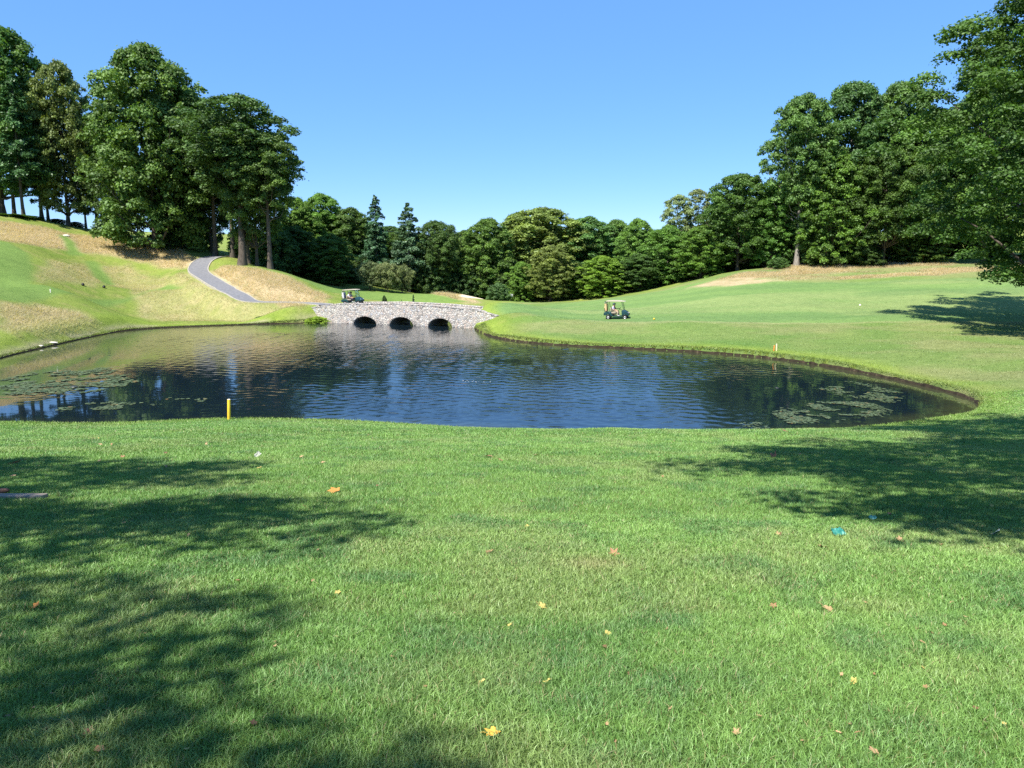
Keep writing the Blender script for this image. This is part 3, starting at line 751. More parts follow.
def conifer(H=20., R=3.6, cb=.12, nw=26, c0=(.020, .046, .024), c1=(.05, .088, .046), seed=0, gap=.25, droop=.25, leaf=.30, bark=None, bare=.0):
    global rng
    rng = np.random.default_rng(seed + 500)
    P = []; Nn = []; L = []; C = []; tb = []
    zz = np.linspace(0, 1, 12); pts = np.stack([rng.normal(size=12).cumsum() * .03, rng.normal(size=12).cumsum() * .03, zz * H * .99 - .4 * (zz == 0)], 1)
    tb.append((pts, H * .013 * (1 - .95 * zz) * (1 + .5 * np.exp(-zz * 25))))
    for w_ in range(nw):
        tt = w_ / (nw - 1); z = H * (cb + (1 - cb) * tt ** .92)
        nb = rng.integers(4, 7); a0 = rng.uniform(0, 6.28)
        env = R * (1.02 - tt) ** .8 * (.5 + .5 * min(1, tt * 6))
        for b in range(nb):
            if rng.uniform() < gap * .5: continue
            z = H * (cb + (1 - cb) * np.clip(tt + rng.uniform(-.5, .5) / nw * 1.6, 0, 1) ** .92)
            an = a0 + b * 2 * PI / nb + rng.uniform(-.35, .35); ln = env * rng.uniform(.55, 1.2) + .25
            dr = droop * ln; e = np.array((math.cos(an), math.sin(an), 0)); m = int(42 + 70 * ln)
            u = rng.uniform(.12, 1, m) ** .8; sw = (1 - u * .55) * ln * .26
            side = np.array((-e[1], e[0], 0))
            q = e * (u * ln)[:, None] + side * (rng.normal(size=m) * sw * .6)[:, None]
            q[:, 2] += z + .15 * ln * u - dr * u ** 2 * 1.2 + rng.normal(size=m) * .10 * ln * .5 - np.abs(rng.normal(size=m)) * .26
            P.append(q); Nn.append(np.array((0, 0, .7)) + e * .45 + rng.normal(size=(m, 3)) * .5); L.append(leaf * rng.uniform(.7, 1.5, m))
            v = rng.uniform(.75, 1.2); C.append(mix3(c0, c1, np.clip(u * .6 + rng.uniform(0, .4, m), 0, 1)) * (v * rng.uniform(.8, 1.2, m))[:, None])
            tb.append(([np.array((0, 0, z)), np.array((0, 0, z)) + e * ln * .5 + np.array((0, 0, .07 * ln - dr * .3)), np.array((0, 0, z)) + e * ln * .92 + np.array((0, 0, .14 * ln - dr))], [.05, .03, .012]))
    P = np.concatenate(P); Nn = np.concatenate(Nn); L = np.concatenate(L); C = np.concatenate(C)
    crown = leaves_mesh('crown', P, Nn, L, L * .45, C, M_needle)
    return tubes_mesh('trunk', tb, bark or M_bark, 6), crown, H, R

PROTO = {
    'maple': broadleaf(20, 6.3, .14, 190, 330, .26, (.040, .078, .018), (.105, .160, .036), prof='round', seed=1, clump=(.12, .22)),
    'maplelow': broadleaf(20, 6.3, .02, 210, 330, .26, (.040, .078, .018), (.105, .160, .036), prof='round', seed=12, clump=(.12, .22)),
    'oak': broadleaf(20, 6.6, .22, 165, 320, .26, (.036, .068, .017), (.098, .150, .034), prof='spread', seed=2, loose=.25, clump=(.12, .23)),
    'tall': broadleaf(24, 5.6, .34, 130, 330, .27, (.042, .080, .024), (.105, .165, .048), prof='oval', seed=3, loose=.3, clump=(.14, .26), bark=M_bark_pale),
    'woodland': broadleaf(18, 5.2, .06, 150, 280, .26, (.040, .076, .020), (.10, .155, .040), prof='oval', seed=4, clump=(.13, .24)),
    'lush': broadleaf(18, 5.6, .04, 170, 280, .25, (.046, .090, .018), (.115, .185, .038), prof='round', seed=5, clump=(.12, .23)),
    'olive': broadleaf(18, 5.4, .10, 160, 260, .25, (.066, .090, .028), (.145, .172, .058), prof='round', seed=6, clump=(.11, .22)),
    'slender': broadleaf(24, 5.0, .46, 90, 300, .27, (.034, .066, .020), (.085, .135, .040), prof='spread', seed=13, loose=.3, clump=(.16, .28)),
    'poplar': broadleaf(20, 3.2, .20, 80, 190, .27, (.075, .10, .05), (.17, .20, .10), prof='column', seed=7, loose=.3, clump=(.2, .34), bark=M_bark_pale, core=.05),
    'bush': broadleaf(5, 2.4, .0, 60, 210, .19, (.042, .078, .026), (.10, .145, .048), prof='round', seed=8, tr=.07, stems=3, clump=(.22, .34)),
    'orchard': broadleaf(6, 3.3, .22, 60, 190, .17, (.085, .095, .046), (.17, .175, .09), prof='spread', seed=9, tr=.13, stems=3, clump=(.18, .3)),
    'spruce': conifer(20, 3.7, .10, 30, (.024, .056, .030), (.062, .108, .058), seed=1),
    'pine': conifer(20, 4.2, .18, 22, (.032, .062, .038), (.078, .112, .068), seed=2, gap=.35, droop=.10, leaf=.36, bark=M_bark_pale),
    'darkpine': conifer(20, 4.4, .20, 24, (.020, .046, .018), (.052, .088, .030), seed=3, gap=.35, droop=.12, leaf=.38),
}
print('protos', time.perf_counter() - T0)

def plant(name, proto, base, H, Wd, tint=(1, 1, 1), label='', cat='tree', group=None, rz=None, sink=.25):
    tr, cr, pH, pR = PROTO[proto]
    o = empty(name, (base[0], base[1], base[2] - sink), random.uniform(0, 6.28) if rz is None else rz)
    o.scale = (Wd / (2 * pR),) * 2 + ((H + sink) / pH,)
    tag(o, label, cat, group)
    hv = random.uniform(-1, 1); lv = random.uniform(.88, 1.2); tint = (tint[0] * lv * (1 + .13 * hv), tint[1] * lv * (1 + .02 * hv), tint[2] * lv * (1 - .16 * hv))
    a = link(bpy.data.objects.new('trunk', tr), o); b = link(bpy.data.objects.new('crown', cr), o)
    b.color = (tint[0] * 1.30, tint[1] * 1.45, tint[2] * 1.0, 1)
    return o
def plant_px(name, proto, px, D, top, wpx, tint, label, cat='tree', group=None, rz=None):
    D = depth(px, D); X = ray(px, 240)[0] * D / ray(px, 240)[1]; z = hz(X, D); H = atDn(px, top, D)[2] - z
    return plant(name, proto, (X, D, z), H * 1.02, wpx / F * D * 1.08, tint, label, cat, group, rz)

G = 'broadleaf_tree'
TREES = [
 # left hill
 (G, 'maple', 4, 99, 22, 112, (.95, 1, .9), 'tall leafy tree at the left edge of the photo, standing highest on the hill'),
 ('pine_tree', 'darkpine', 26, 94, 78, 56, (1, 1.05, 1), 'dark green pine second from the left edge on the hilltop'),
 (G, 'olive', 70, 98, 62, 60, (.85, .85, .8), 'olive green tree between the dark pine and the largest hilltop tree'),
 ('pine_tree', 'darkpine', 50, 100, 108, 44, (.9, .95, .95), 'shadowy pine whose trunk stands just right of the pine at far left'),
 (G, 'maplelow', 156, 101, 46, 112, (.88, .88, .9), 'largest dense round-topped tree on the left hill with foliage nearly to the ground'),
 (G, 'woodland', 118, 104, 120, 50, (.75, .8, .75), 'narrow dark tree tucked low behind the left of the largest hilltop tree'),
 (G, 'oak', 190, 112, 94, 64, (.85, .88, .85), 'tree filling the dip between the two round crowns of the left hill'),
 (G, 'slender', 240, 109, 98, 96, (.95, .95, .85), 'broad tree with bare lower trunk standing just above the bend of the cart path'),
 (G, 'slender', 268, 112, 134, 62, (.92, .92, .85), 'rightmost tree of the left hill, its rounded crown sloping down to the right'),
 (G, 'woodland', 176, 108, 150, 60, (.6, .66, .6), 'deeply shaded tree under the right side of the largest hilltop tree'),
 ('pine_tree', 'pine', 87, 103, 128, 34, (.7, .8, .7), 'thin open pine on the hill with sky showing either side of its trunk'),
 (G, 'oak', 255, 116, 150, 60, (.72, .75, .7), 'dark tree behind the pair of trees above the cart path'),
 (G, 'oak', 212, 117, 130, 52, (.72, .75, .7), 'shaded tree whose bare trunk shows left of the path bend'),
 (G, 'slender', 214, 113, 112, 60, (.7, .72, .7), 'slim dark-trunked tree directly above the top of the cart path bend'),
 (G, 'slender', 231, 116, 122, 56, (.62, .66, .62), 'slim dark-trunked tree, first to the right of the cart path top'),
 (G, 'slender', 196, 114, 108, 58, (.66, .7, .66), 'slim dark-trunked tree just left of the cart path top'),
 (G, 'slender', 247, 118, 140, 46, (.58, .62, .58), 'slim shaded trunk standing second to the right of the cart path top'),
 (G, 'slender', 16, 99, 88, 46, (.7, .75, .7), 'slim dark trunk at the far left of the hilltop row'),
 (G, 'slender', 43, 98, 92, 44, (.66, .7, .66), 'slim dark trunk between the two pines on the hilltop'),
 (G, 'slender', 99, 106, 118, 46, (.62, .66, .62), 'slim dark tree just right of the thin open pine'),
 # behind the bridge
 (G, 'lush', 298, 146, 198, 46, (.95, .98, .8), 'light green tree just beyond the right foot of the left hill'),
 (G, 'lush', 322, 150, 194, 52, (1.35, 1.3, 1.0), 'fresh green tree, tallest of the leafy ones left of the two spires'),
 (G, 'woodland', 351, 150, 208, 52, (.9, .95, .85), 'mid green tree directly left of the pointed spruce'),
 ('spruce_tree', 'spruce', 376, 144, 197, 36, (1, 1.05, 1.1), 'dark pointed spruce, left one of the two spires above the bridge'),
 ('pine_tree', 'pine', 408, 141, 205, 42, (1, 1.05, 1.1), 'open pine with bare pale trunk, right one of the two spires'),
 (G, 'oak', 436, 143, 222, 44, (.8, .85, .85), 'dark green thin-trunked tree right of the open pine'),
 (G, 'woodland', 463, 152, 231, 36, (.9, .93, .85), 'tree in the low dip of the skyline right of the spires'),
 (G, 'maplelow', 487, 146, 219, 56, (1.2, 1.22, 1.1), 'round green tree behind the small round shrub'),
 (G, 'olive', 541, 156, 208, 92, (1.45, 1.38, 1.3), 'broad pale olive tree, highest hump in the middle of the wood'),
 (G, 'olive', 519, 158, 213, 50, (1.3, 1.25, 1.0), 'yellowish tree at the left shoulder of the pale olive hump'),
 (G, 'woodland', 588, 156, 217, 62, (1.15, 1.2, 1.35), 'blue-green tree right of the pale olive hump'),
 (G, 'woodland', 616, 160, 220, 44, (1.25, 1.2, 1.1), 'narrow tree poking up above the cart on the fairway'),
 (G, 'lush', 638, 148, 219, 42, (1.25, 1.2, 1.1), 'lumpy upright tree right of the one above the fairway cart'),
 (G, 'lush', 603, 138, 256, 50, (1.25, 1.2, .9), 'bright green bushy tree at the wood edge behind the fairway cart'),
 (G, 'olive', 551, 139, 246, 46, (1.25, 1.12, 1.0), 'brownish green bushy tree at the wood edge left of the bright one'),
 (G, 'woodland', 576, 141, 262, 34, (.8, .85, .8), 'small dark tree between the brownish and bright edge trees'),
 (G, 'lush', 522, 141, 262, 32, (1.1, 1.1, .9), 'small leafy tree just right of the round shrub'),
 (G, 'woodland', 330, 134, 234, 46, (.75, .85, .75), 'squat dark tree at the head of the green slope behind the bridge'),
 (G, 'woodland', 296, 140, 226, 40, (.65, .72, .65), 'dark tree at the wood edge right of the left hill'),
 ('poplar_tree', 'poplar', 677, 152, 195, 27, (1.25, 1.2, 1.3), 'pale feathery poplar, left of a matching pair'),
 ('poplar_tree', 'poplar', 697, 152, 189, 27, (1.25, 1.2, 1.3), 'pale feathery poplar, right of a matching pair'),
 (G, 'lush', 668, 141, 226, 52, (1.15, 1.15, 1), 'leafy tree below the pair of pale poplars'),
 (G, 'lush', 702, 133, 226, 50, (.95, 1, .9), 'leafy low tree between the poplars and the dark maple'),
 (G, 'maple', 738, 131, 174, 66, (.85, .95, .8), 'dark dome-shaped maple at the left end of the right hand bank'),
 (G, 'woodland', 640, 139, 254, 44, (.85, .92, .85), 'low dark tree at the wood edge right of the bright green one'),
 # right bank
 (G, 'tall', 798, 122, 96, 66, (.95, 1.02, 1.05), 'tall loose-crowned tree with a long straight trunk, leftmost on the right bank'),
 (G, 'tall', 846, 126, 84, 74, (.95, 1, .95), 'tall tree right of the long-trunked one, its crown reaching nearly as high as any'),
 (G, 'tall', 893, 124, 84, 70, (1, 1.02, .9), 'tall tree with pale trunk behind the near maple crown'),
 (G, 'lush', 772, 128, 186, 46, (.9, 1, .85), 'green tree filling the gap right of the dark maple'),
 (G, 'lush', 833, 119, 150, 66, (.9, .98, .85), 'leafy middle-height tree in front of the tall pair'),
 (G, 'oak', 884, 117, 150, 70, (.85, .92, .75), 'dense middle-height tree in front of the tall pale-trunked one'),
 (G, 'maple', 930, 118, 112, 74, (.9, .98, .75), 'tall leafy tree half hidden by the near maple'),
 (G, 'maple', 985, 116, 80, 90, (.85, .92, .75), 'tree hidden deep behind the near maple at the right edge'),
 (G, 'woodland', 812, 121, 200, 34, (.9, 1, .85), 'young tree with low foliage beside the long straight trunk'),
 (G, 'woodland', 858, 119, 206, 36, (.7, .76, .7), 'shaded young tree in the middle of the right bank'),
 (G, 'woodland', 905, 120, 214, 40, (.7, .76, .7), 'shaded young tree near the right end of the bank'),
]
for r in TREES: plant_px(r[0], r[1], *r[2:6], r[6], r[7], 'tree')
# small flowering-type trees and shrubs
for px, D, top, wp, tint, lab in ((369, 131, 262.5, 27, (1, .98, .9), 'pale olive ornamental tree, leftmost of three on the slope behind the bridge'),
                                  (386, 130, 263.5, 27, (1.05, .98, .9), 'pale olive ornamental tree, middle one of three on the slope behind the bridge'),
                                  (401, 132, 266, 24, (.85, .88, .8), 'pale olive ornamental tree, rightmost of three on the slope behind the bridge')):
    plant_px('ornamental_tree', 'orchard', px, D, top, wp, tint, lab, 'tree')
SHR = [(498, 130, 284, 20, (1.05, 1.05, 1.05), 'round grey-green shrub at the wood edge beside the white sign', 'bush'),
       (9, 92.5, 214, 40, (1.5, 1.45, .9), 'bright green bush on the hilltop at the left edge of the photo', 'bush'),
       (33, 95, 216, 24, (1.2, 1.2, .85), 'low green bush under the hilltop pines', 'bush'),
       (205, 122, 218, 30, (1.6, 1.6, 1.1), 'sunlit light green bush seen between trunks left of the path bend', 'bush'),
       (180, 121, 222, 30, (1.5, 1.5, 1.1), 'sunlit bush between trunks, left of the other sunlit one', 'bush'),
       (248, 126, 226, 34, (1.2, 1.25, .9), 'green bush seen between trunks above the tall dry grass', 'bush'),
       (279, 132, 232, 34, (.8, .9, .75), 'dim green bush behind the rightmost trunks of the left hill', 'bush'),
       (780, 120, 258, 18, (.9, 1, .8), 'small shrub left of the long straight trunk on the right bank', 'bush'),
       (826, 118, 250, 26, (.75, .85, .7), 'small shrub among the trunks of the right bank', 'bush'),
       (868, 118, 246, 30, (.7, .8, .65), 'leafy undergrowth bush in front of the pale trunk', 'bush'),
       (925, 119, 240, 40, (.8, .9, .65), 'undergrowth bush behind the low boughs of the near maple', 'bush'),
       (22, 97, 217, 22, (.8, .9, .6), 'dim bush at the crest of the left hill between the first two trunks', 'bush'),
       (58, 99, 219, 20, (.7, .8, .6), 'dark bush at the crest of the left hill beside the olive green tree', 'bush'),
       (77, 100, 222, 15, (.75, .85, .6), 'low bush on the hill crest just left of the thin open pine', 'bush'),
       (116, 101, 224, 22, (.7, .8, .55), 'dark bush at the left foot of the largest hilltop tree', 'bush'),
       (168, 104, 232, 26, (.6, .7, .5), 'dark bush at the right foot of the largest hilltop tree', 'bush'),
       (98, 98, 230, 14, (.9, 1, .8), 'little bush by the thin open pine on the hill', 'bush'),
       (382.8, 101, 295.6, 7, (.45, .55, .45), 'small dark evergreen sapling behind the bridge, left one of two', 'woodland'),
       (412.2, 101, 295.2, 7, (.42, .52, .42), 'small dark evergreen sapling behind the bridge, right one of two', 'spruce'),
       (400.3, 101, 300.0, 3.5, (.5, .65, .5), 'tiny evergreen seedling behind the bridge between two bigger saplings', 'spruce'),
       (257, 90.5, 316.3, 10, (1.1, 1.2, .8), 'low tuft of greenery on the waterline left of the bridge', 'bush'),
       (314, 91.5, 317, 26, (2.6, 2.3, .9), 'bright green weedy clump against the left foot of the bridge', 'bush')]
for px, D, top, wp, tint, lab, pr in SHR:
    plant_px('shrub' if pr == 'bush' else 'evergreen_sapling', pr, px, D, top, wp, tint, lab, 'shrub')
# rows that close the wood off behind
grp = 'indistinct trees deep in the wood'
k = 0
for px in np.arange(285, 1010, 17):
    D = 168 + (k * 37 % 23); top = float(np.interp(px, [285, 330, 380, 465, 540, 640, 700, 760, 820, 1010], [218, 214, 226, 240, 222, 232, 222, 200, 150, 130]))
    plant_px(G, ('woodland', 'lush', 'maple', 'oak')[k % 4], px + random.uniform(-5, 5), D, top + random.uniform(-3, 6), random.uniform(38, 52), (.75, .82, .78), 'indistinct broadleaf tree deep in the wood, only scraps of it showing', 'tree', grp); k += 1
ugrp = 'dark undergrowth along the wood edge'
for px in np.arange(284, 775, 13):
    D = float(np.interp(px, [284, 330, 440, 560, 660, 740, 775], [141, 140, 142, 143, 142, 136, 131])) + random.uniform(0, 6)
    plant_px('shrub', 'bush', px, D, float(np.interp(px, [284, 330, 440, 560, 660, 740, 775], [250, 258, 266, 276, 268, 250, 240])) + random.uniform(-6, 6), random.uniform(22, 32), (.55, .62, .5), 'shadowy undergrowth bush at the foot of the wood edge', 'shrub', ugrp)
for px in np.arange(785, 1010, 15):
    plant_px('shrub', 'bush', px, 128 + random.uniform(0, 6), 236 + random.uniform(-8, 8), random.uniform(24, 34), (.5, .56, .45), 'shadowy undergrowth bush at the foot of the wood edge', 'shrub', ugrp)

# near maple at the right edge, and the two shade trees whose crowns are outside the frame
PROTO['near'] = broadleaf(29, 11.0, .12, 350, 660, .185, (.040, .082, .014), (.125, .195, .034), prof='oval', seed=21, clump=(.075, .14), loose=.3, tr=.42, flat=.65, core=.10)
D = 61.0; X = (1112 - 512) / F * D
plant('maple_tree', 'near', (X, D, hz(X, D)), 33, 31.0, (.60, .64, .56), 'near broad maple leaning its leafy boughs in from the right edge', 'tree', None, 1.5)
SH = dict(fine=False, leaf=.20, c0=(.04, .07, .016), c1=(.09, .15, .03), prof='spread', loose=.25, tr=.3, flat=.5, core=.05)
PROTO['shade'] = broadleaf(14, 6.6, .42, 82, 330, seed=22, clump=(.12, .22), **SH)
PROTO['shade2'] = broadleaf(16, 6.8, .44, 150, 330, seed=23, clump=(.14, .23), lean=.75, **SH)
for x, y, pr, H_, W_, rz, lab in ((-13.35, 1.25, 'shade', 13.4, 13.1, 1.0, 'shade tree standing left of the foreground lawn, casting the left shadow'),
                                  (-10.0, -6.25, 'shade', 13.0, 11.2, 3.6, 'shade tree standing behind the camera on the left'),
                                  (8.0, 1.9, 'shade2', 16.0, 14.4, math.atan2(.55, -.83), 'shade tree standing right of the foreground lawn, casting the right shadow'),
                                  (13.2, 10.6, 'shade2', 19.5, 13.0, math.atan2(.60, -.80), 'taller shade tree out beyond the right end of the pond shore')):
    plant('shade_tree', pr, (x, y, hz(x, y)), H_, W_, (1, 1, 1), lab, 'tree', None, rz)
print('trees', time.perf_counter() - T0)
# ------------------------------------------------------------------ grass
def blades(name, X, Y, Z, Hh, Wd, lean, col, mat, kind='stuff', two=False):
    """one bent blade per row"""
    m = len(X); an = rng.uniform(0, 2 * PI, m); fa = rng.uniform(0, PI, m)
    sx, sy = np.cos(fa) * Wd / 2, np.sin(fa) * Wd / 2
    lx, ly = np.cos(an) * lean * Hh, np.sin(an) * lean * Hh
    root = np.stack([X, Y, Z], 1)
    if two:
        mid = root + np.stack([lx * .35, ly * .35, Hh * .62], 1); tip = root + np.stack([lx, ly, Hh * (1 - .18 * lean)], 1)
        S = np.stack([sx, sy, 0 * sx], 1)
        V = np.stack([root - S, root + S, mid + S * .8, mid - S * .8, tip], 1).reshape(-1, 3)
        b = 5 * np.arange(m)[:, None]; q = b + np.array([[0, 1, 2, 3]]); tr = b + np.array([[3, 2, 4]])
        k = 5; shade = np.array([.55, .55, .95, .95, 1.15])
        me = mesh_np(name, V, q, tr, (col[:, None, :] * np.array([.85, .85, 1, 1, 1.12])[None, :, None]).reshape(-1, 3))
    else:
        tip = root + np.stack([lx, ly, Hh * (1 - .18 * lean)], 1); S = np.stack([sx, sy, 0 * sx], 1)
        V = np.stack([root - S, root + S, tip], 1).reshape(-1, 3)
        tr = 3 * np.arange(m)[:, None] + np.array([[0, 1, 2]])
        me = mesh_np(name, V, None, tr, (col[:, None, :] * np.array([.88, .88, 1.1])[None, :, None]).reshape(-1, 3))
    me.materials.append(mat)
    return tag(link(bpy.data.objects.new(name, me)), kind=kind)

BARE = unproj(592, 566); SLAB = unproj(16, 499.5); SLABR = (.62, .14)
rng = np.random.default_rng(77)
def lawn_band(y0, y1, dens, wfac, Hm, two, name):
    w1 = .78 * y1 + 5.0; m = int((y1 - y0) * 2 * w1 * dens)
    X = rng.uniform(-w1, w1, m); Y = rng.uniform(y0, y1, m)
    k = (np.abs(X) < .72 * Y + 1.2) | ((np.abs(X) < .78 * Y + 5.0) & (rng.uniform(size=m) < .38)); X, Y = X[k], Y[k]
    if y1 > 11:
        sd_ = poly_sd(pondS, X, Y); k = sd_ > .02; X, Y, sd_ = X[k], Y[k], sd_[k]
    else: sd_ = np.full(X.shape, 10.)
    k = ~((np.abs(X - SLAB[0]) < SLABR[0]) & (np.abs(Y - SLAB[1]) < SLABR[1])); X, Y, sd_ = X[k], Y[k], sd_[k]
    Z = height(X, Y, sd_) - .004
    n1 = fbm(X * .45, Y * .45, 91, 4); n2 = fbm(X * 1.9, Y * 1.9, 95, 3); n3 = fbm(X * 7, Y * 7, 99, 2)
    c = mix3((.122, .248, .056), (.215, .360, .090), np.clip(n1 * 1.3 + n3 * .7 - .5, 0, 1))
    c = mix3(c, (.080, .190, .062), np.clip((n2 - .5) * 2.6, 0, .7))
    c = mix3(c, (.25, .33, .11), np.clip((fbm(X * .8 + 9, Y * .8, 97, 4) - .53) * 4, 0, .6))
    c = mix3(c, (.20, .30, .05), sstep(2.2, .3, sd_) * .6)
    bare_ = np.exp(-(((X - BARE[0]) / .30) ** 2 + ((Y - BARE[1]) / .26) ** 2)); c = mix3(c, (.34, .30, .15), bare_ * .6)
    straw = rng.uniform(size=len(X)) < .03 + .05 * np.clip((n2 - .55) * 4, 0, 1)
    c = np.where(straw[:, None], np.array((.40, .34, .17)) * rng.uniform(.6, 1.1, (len(X), 1)), c * rng.uniform(.65, 1.45, (len(X), 1)))
    D_ = np.hypot(X, Y)
    Wd = np.maximum(.0032, D_ / 760 * wfac) * rng.uniform(.7, 1.3, len(X))
    tuft = .75 + .55 * n3 + .25 * n2
    Hh = Hm * rng.uniform(.55, 1.25, len(X)) * tuft * (1 + .8 * sstep(.6, .05, sd_))
    return blades(name, X, Y, Z, Hh, Wd, rng.uniform(.15, 1.25, len(X)), c, M_grass, two=two)
lawn_band(1.6, 4.8, 19000, .60, .042, True, 'lawn_grass')
lawn_band(4.8, 8.5, 10000, .58, .042, True, 'lawn_grass')
lawn_band(8.5, 14.0, 4600, .60, .042, False, 'lawn_grass')
lawn_band(14.0, 21.0, 1900, .62, .044, False, 'lawn_grass')
lawn_band(21.0, 37.0, 800, .66, .046, False, 'lawn_grass')
print('lawn', time.perf_counter() - T0)

# mown grass on the right bank, further off and so with coarser tufts
m = 190000; X = rng.uniform(-3, 60, m); Y = rng.uniform(33, 88, m)
sd_ = poly_sd(pondS, X, Y); k = (sd_ > .02) & (X < .74 * Y + 3) & (Y > 36); X, Y, sd_ = X[k], Y[k], sd_[k]
c, d_, l_, f_ = ground_colour(X, Y, np.maximum(sd_, .5))
k = rng.uniform(size=len(X)) < (1 - .75 * f_); X, Y, sd_, c = X[k], Y[k], sd_[k], c[k]
blades('mown_grass', X, Y, height(X, Y, sd_) - .01, rng.uniform(.03, .085, len(X)), rng.uniform(.03, .055, len(X)), rng.uniform(.3, 1.4, len(X)), c * rng.uniform(.72, 1.35, (len(X), 1)), M_grass)
# fringe overhanging the cut bank all round the pond
seg = np.roll(pondS, -1, 0) - pondS; sl_ = np.linalg.norm(seg, axis=1); m = 80000
i_ = rng.choice(len(pondS), m, p=sl_ / sl_.sum()); u_ = rng.uniform(size=m); q = pondS[i_] + seg[i_] * u_[:, None]
X = q[:, 0] + rng.normal(size=m) * .22; Y = q[:, 1] + rng.normal(size=m) * .22
sd_ = poly_sd(pondS, X, Y); bx = (X - bl[0]) * BE[0] + (Y - bl[1]) * BE[1]; by = (X - bl[0]) * BN[0] + (Y - bl[1]) * BN[1]
k = (sd_ > -.16) & ~((by > -.6) & (bx > -1) & (bx < BL + 1)); X, Y, sd_ = X[k], Y[k], sd_[k]
n1 = fbm(X * .6, Y * .6, 3, 3)
Hh = rng.uniform(.04, .14, len(X)) * (.5 + n1) * np.where(Y < 34, .55, 1); c = mix3((.12, .20, .035), (.28, .33, .07), np.clip(n1 * 1.4 - .2 + rng.uniform(-.3, .3, len(X)), 0, 1)) * rng.uniform(.6, 1.2, (len(X), 1))
blades('bank_grass', X, Y, np.maximum(height(X, Y, np.maximum(sd_, 0)), .12) - .02 + np.minimum(sd_, 0) * .35, Hh, np.hypot(X, Y) / 760 * rng.uniform(.35, .7, len(X)), rng.uniform(.3, 1.3, len(X)), c, M_grass)

# tall rough and dry fescue on the left hillside and the right hand bank
m = 850000; X = np.concatenate([rng.uniform(-92, -8, m), rng.uniform(24, 88, m // 3), rng.uniform(-17, -3, 9000)]); Y = np.concatenate([rng.uniform(54, 140, m), rng.uniform(98, 124, m // 3), rng.uniform(110, 132, 9000)])
pd = np.full(X.shape, 1e9)
for a in path_ctr[::3]: pd = np.minimum(pd, np.hypot(X - a[0], Y - a[1]))
bx = (X - bl[0]) * BE[0] + (Y - bl[1]) * BE[1]; by = (X - bl[0]) * BN[0] + (Y - bl[1]) * BN[1]
k = (pd > 2.0) & ~((by > -.25) & (by < BWID + .2) & (bx > -2) & (bx < BL + 4)) & (np.abs(X) < .74 * Y); X, Y = X[k], Y[k]
sd_ = poly_sd(pondS, X, Y); k = sd_ > .5; X, Y, sd_ = X[k], Y[k], sd_[k]
c, d_, l_, f_ = ground_colour(X, Y, sd_)
n1 = fbm(X * .5, Y * .5, 33, 3); n4 = fbm(X * .16, Y * .16, 35, 3)
right_ = X > 0
dens = np.where(right_ | ((Y > 112) & (X > -20)), np.clip(d_ * 1.5, 0, 1), (1 - l_) * np.clip(.22 + .9 * d_ + .5 * (n4 - .5), .08, 1)) * (1 - f_)
k = rng.uniform(size=len(X)) < dens; X, Y, sd_, c, d_, n1 = X[k], Y[k], sd_[k], c[k], d_[k], n1[k]
Hh = (.12 + .40 * d_ * np.where(X > 0, .7, 1)) * rng.uniform(.6, 1.25, len(X)) * (.6 + .8 * n1)
c = mix3(c, (.65, .55, .38), np.clip(rng.uniform(-.15, .45, len(X)) + d_ * .35, 0, .8) * (d_ > .2)) * rng.uniform(.86, 1.2, (len(X), 1))
blades('tall_grass', X, Y, height(X, Y, sd_) - .02, Hh, rng.uniform(.018, .042, len(X)), rng.uniform(.5, 1.6, len(X)), c, M_dry)
print('grass', time.perf_counter() - T0)

# ------------------------------------------------------------------ lily pads, bubbler foam, stones
def pads(name, outline, count, rmin, rmax, cover, seed):
    r = np.random.default_rng(seed); P = np.array([atZ(x, y, 0)[:2] for x, y in outline])
    lo, hi = P.min(0), P.max(0); X = r.uniform(lo[0], hi[0], count * 6); Y = r.uniform(lo[1], hi[1], count * 6)
    s1_ = poly_sd(P, X, Y); nn = fbm(X * .9, Y * .9, seed, 4); k = (s1_ < .3 * r.normal(size=len(X))) & (nn > cover + .035) & (poly_sd(pondS, X, Y) < -.4)
    X, Y = X[k][:count], Y[k][:count]; m = len(X); R_ = r.uniform(rmin, rmax, m) * .8; a0 = r.uniform(0, 2 * PI, m)
    K = 11; th = np.linspace(.18, 2 * PI - .18, K - 1); V = np.zeros((m, K, 3)); V[:, 0] = np.stack([X, Y, np.full(m, .014)], 1)
    tilt = r.normal(size=(m, 2)) * .06
    for j, t_ in enumerate(th):
        rr = R_ * (1 + .08 * r.normal(size=m)); dx, dy = np.cos(a0 + t_) * rr, np.sin(a0 + t_) * rr
        V[:, j + 1] = np.stack([X + dx, Y + dy, .016 + np.abs(dx * tilt[:, 0] + dy * tilt[:, 1]) + .012 * r.uniform(size=m)], 1)
    tri = []; 
    for j in range(1, K - 1): tri.append((0, j, j + 1))
    tr = (np.arange(m)[:, None, None] * K + np.array(tri)[None]).reshape(-1, 3)
    c = mix3((.050, .078, .030), (.11, .14, .062), r.uniform(size=m)) * r.uniform(.7, 1.25, (m, 1)); br_ = r.uniform(size=m) < .03; c[br_] = (.20, .14, .05)
    me = mesh_np(name, V.reshape(-1, 3), None, tr, np.repeat(c, K, 0)); me.materials.append(M_pad)
    tag(link(bpy.data.objects.new(name, me)), kind='stuff')
pads('lily_pads', [(0, 380), (40, 372), (105, 368), (135, 380), (115, 391), (60, 393), (12, 395), (0, 390)], 1500, .10, .20, .47, 1)
pads('lily_pads', [(60, 408), (110, 402), (140, 404), (120, 411), (75, 412)], 130, .08, .15, .45, 2)
pads('lily_pads', [(150, 402), (205, 398), (205, 401), (160, 406)], 60, .07, .12, .45, 5)
